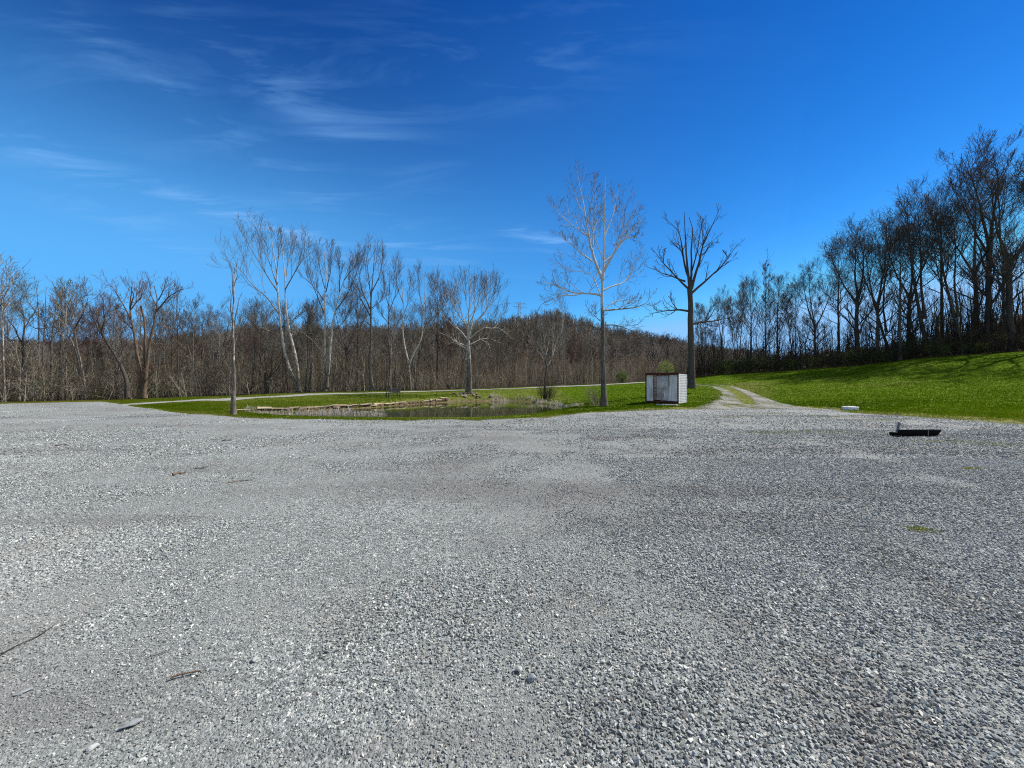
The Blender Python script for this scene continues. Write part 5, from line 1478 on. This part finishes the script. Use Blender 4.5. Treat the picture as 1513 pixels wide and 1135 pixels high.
# patches of cirrus: (photo px, row, long half-size, short half-size (in slope units), tilt, strength)
tot = None
for px_, row, la, sa, tl, stn in [(195, 95, .20, .050, -24, .30), (400, 125, .24, .055, -22, .34), (560, 205, .24, .075, -26, .25), (640, 80, .5, .12, 10, .16), (840, 60, .35, .08, 18, .20),
                                  (60, 230, .34, .045, -20, .46), (210, 345, .18, .030, -16, .34), (480, 285, .26, .055, -22, .32), (360, 322, .26, .022, -9, .8), (520, 345, .34, .022, -6, .40),
                                  (800, 352, .075, .022, -15, 1.3), (840, 345, .05, .02, 10, .4), (748, 458, .03, .004, 14, .8), (600, 360, .3, .05, 0, .2), (100, 130, .3, .08, -20, .14)]:
    c = Vector(((px_ - CX) / F, 1.0, (CY - row) / F)).normalized()
    ea = Vector((c.y, -c.x, 0)).normalized(); eb = ea.cross(c).normalized()
    if eb.z < 0: eb = -eb
    ca, sa_ = math.cos(R(tl)), math.sin(R(tl))
    A1 = ea * ca + eb * sa_; B1 = -ea * sa_ + eb * ca
    k = 1.0 / Vector(((px_ - CX) / F, 1.0, (CY - row) / F)).length
    p = wm('DIVIDE', wdot(A1), la * k); q = wm('DIVIDE', wdot(B1), sa * k)
    e2 = wm('ADD', wm('MULTIPLY', p, p), wm('MULTIPLY', q, q))
    f_ = wm('EXPONENT', wm('MULTIPLY', e2, -1.0))
    f_ = wm('MULTIPLY', f_, wm('GREATER_THAN', wdot(c), .0))
    f_ = wm('MULTIPLY', f_, stn)
    tot = f_ if tot is None else wm('ADD', tot, f_)
low = None            # brighter thin haze low over the left half
for px_, row, la, sa, stn in [(-150, 430, .75, .30, .75), (420, 400, .6, .22, .45), (800, 330, .45, .30, .18)]:
    c = Vector(((px_ - CX) / F, 1.0, (CY - row) / F)).normalized(); ea = Vector((c.y, -c.x, 0)).normalized(); eb = ea.cross(c)
    p = wm('DIVIDE', wdot(ea), la); q = wm('DIVIDE', wdot(eb), sa)
    f_ = wm('MULTIPLY', wm('MULTIPLY', wm('EXPONENT', wm('MULTIPLY', wm('ADD', wm('MULTIPLY', p, p), wm('MULTIPLY', q, q)), -1.0)), wm('GREATER_THAN', wdot(c), 0.0)), stn)
    low = f_ if low is None else wm('ADD', low, f_)
cl = wm('MULTIPLY', wm('MULTIPLY', tot, 1.05), wm('ADD', wisps, .05), True)
EXPO, STR = .5, .10
sp = N.new('ShaderNodeSeparateColor'); Lk.new(sky.outputs[0], sp.inputs[0]); cb = N.new('ShaderNodeCombineColor')
for ch, (k_, ex_, top_) in enumerate(((13.0, 3.5, .30), (2.9, 2.0, .60), (2.15, 1.5, 1.04))):      # deep polarised blue of the photograph
    v = wm('MULTIPLY', sp.outputs[ch], .09)
    v = wm('MINIMUM', wm('MULTIPLY', wm('POWER', v, ex_), k_), top_)
    Lk.new(wm('MULTIPLY', v, 1.0 / (STR * 2 ** EXPO)), cb.inputs[ch])
mx = N.new('ShaderNodeMix'); mx.data_type = 'RGBA'; Lk.new(cl, mx.inputs[0]); mx0 = N.new('ShaderNodeMix'); mx0.data_type = 'RGBA'; Lk.new(wm('MULTIPLY', low, .8, True), mx0.inputs[0]); Lk.new(cb.outputs[0], mx0.inputs[6]); mx0.inputs[7].default_value = (.135 / STR / 2 ** EXPO, .51 / STR / 2 ** EXPO, 1.04 / STR / 2 ** EXPO, 1)
Lk.new(mx0.outputs[2], mx.inputs[6]); mx.inputs[7].default_value = (.24 / STR / 2 ** EXPO, .52 / STR / 2 ** EXPO, .98 / STR / 2 ** EXPO, 1)
# added white fill over the unseen sky behind and overhead, to lighten shade
sky_fill = wm('MULTIPLY', wm('ADD', wm('MULTIPLY', sep.outputs[1], -1.2), wm('SUBTRACT', wm('MULTIPLY', sep.outputs[2], .9), .45)), 1.4, True)
mx2 = N.new('ShaderNodeMix'); mx2.data_type = 'RGBA'; Lk.new(wm('MULTIPLY', sky_fill, .55), mx2.inputs[0]); Lk.new(mx.outputs[2], mx2.inputs[6]); mx2.inputs[7].default_value = (.62 / STR / 2 ** EXPO, .64 / STR / 2 ** EXPO, .66 / STR / 2 ** EXPO, 1)
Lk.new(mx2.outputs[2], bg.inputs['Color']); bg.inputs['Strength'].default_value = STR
Lk.new(bg.outputs[0], outw.inputs['Surface'])

sun = bpy.data.lights.new('sun', 'SUN'); sun.energy = 4.6; sun.angle = R(.53); sun.color = (1.0, .955, .88)
so = bpy.data.objects.new('sun', sun); COL.objects.link(so)
dv = Vector((math.cos(R(SUN_EL)) * math.cos(R(SUN_AZ)), math.cos(R(SUN_EL)) * math.sin(R(SUN_AZ)), math.sin(R(SUN_EL))))
so.rotation_euler = dv.to_track_quat('Z', 'Y').to_euler(); so.location = (30, 10, 60)

cam = bpy.data.cameras.new('camera'); cam.sensor_width = 36; cam.lens = 36 * F / 1513.0; cam.clip_end = 5000; cam.clip_start = .05
co = bpy.data.objects.new('camera', cam); COL.objects.link(co); co.location = (0, 0, H); co.rotation_euler = (R(90), 0, 0)
SC.camera = co
SC.view_settings.view_transform = 'Standard'; SC.view_settings.look = 'None'; SC.view_settings.exposure = EXPO; SC.view_settings.gamma = 1.0
SC.cycles.use_denoising = False; SC.cycles.filter_width = 1.1
SC.cycles.max_bounces = 6; SC.cycles.transparent_max_bounces = 12
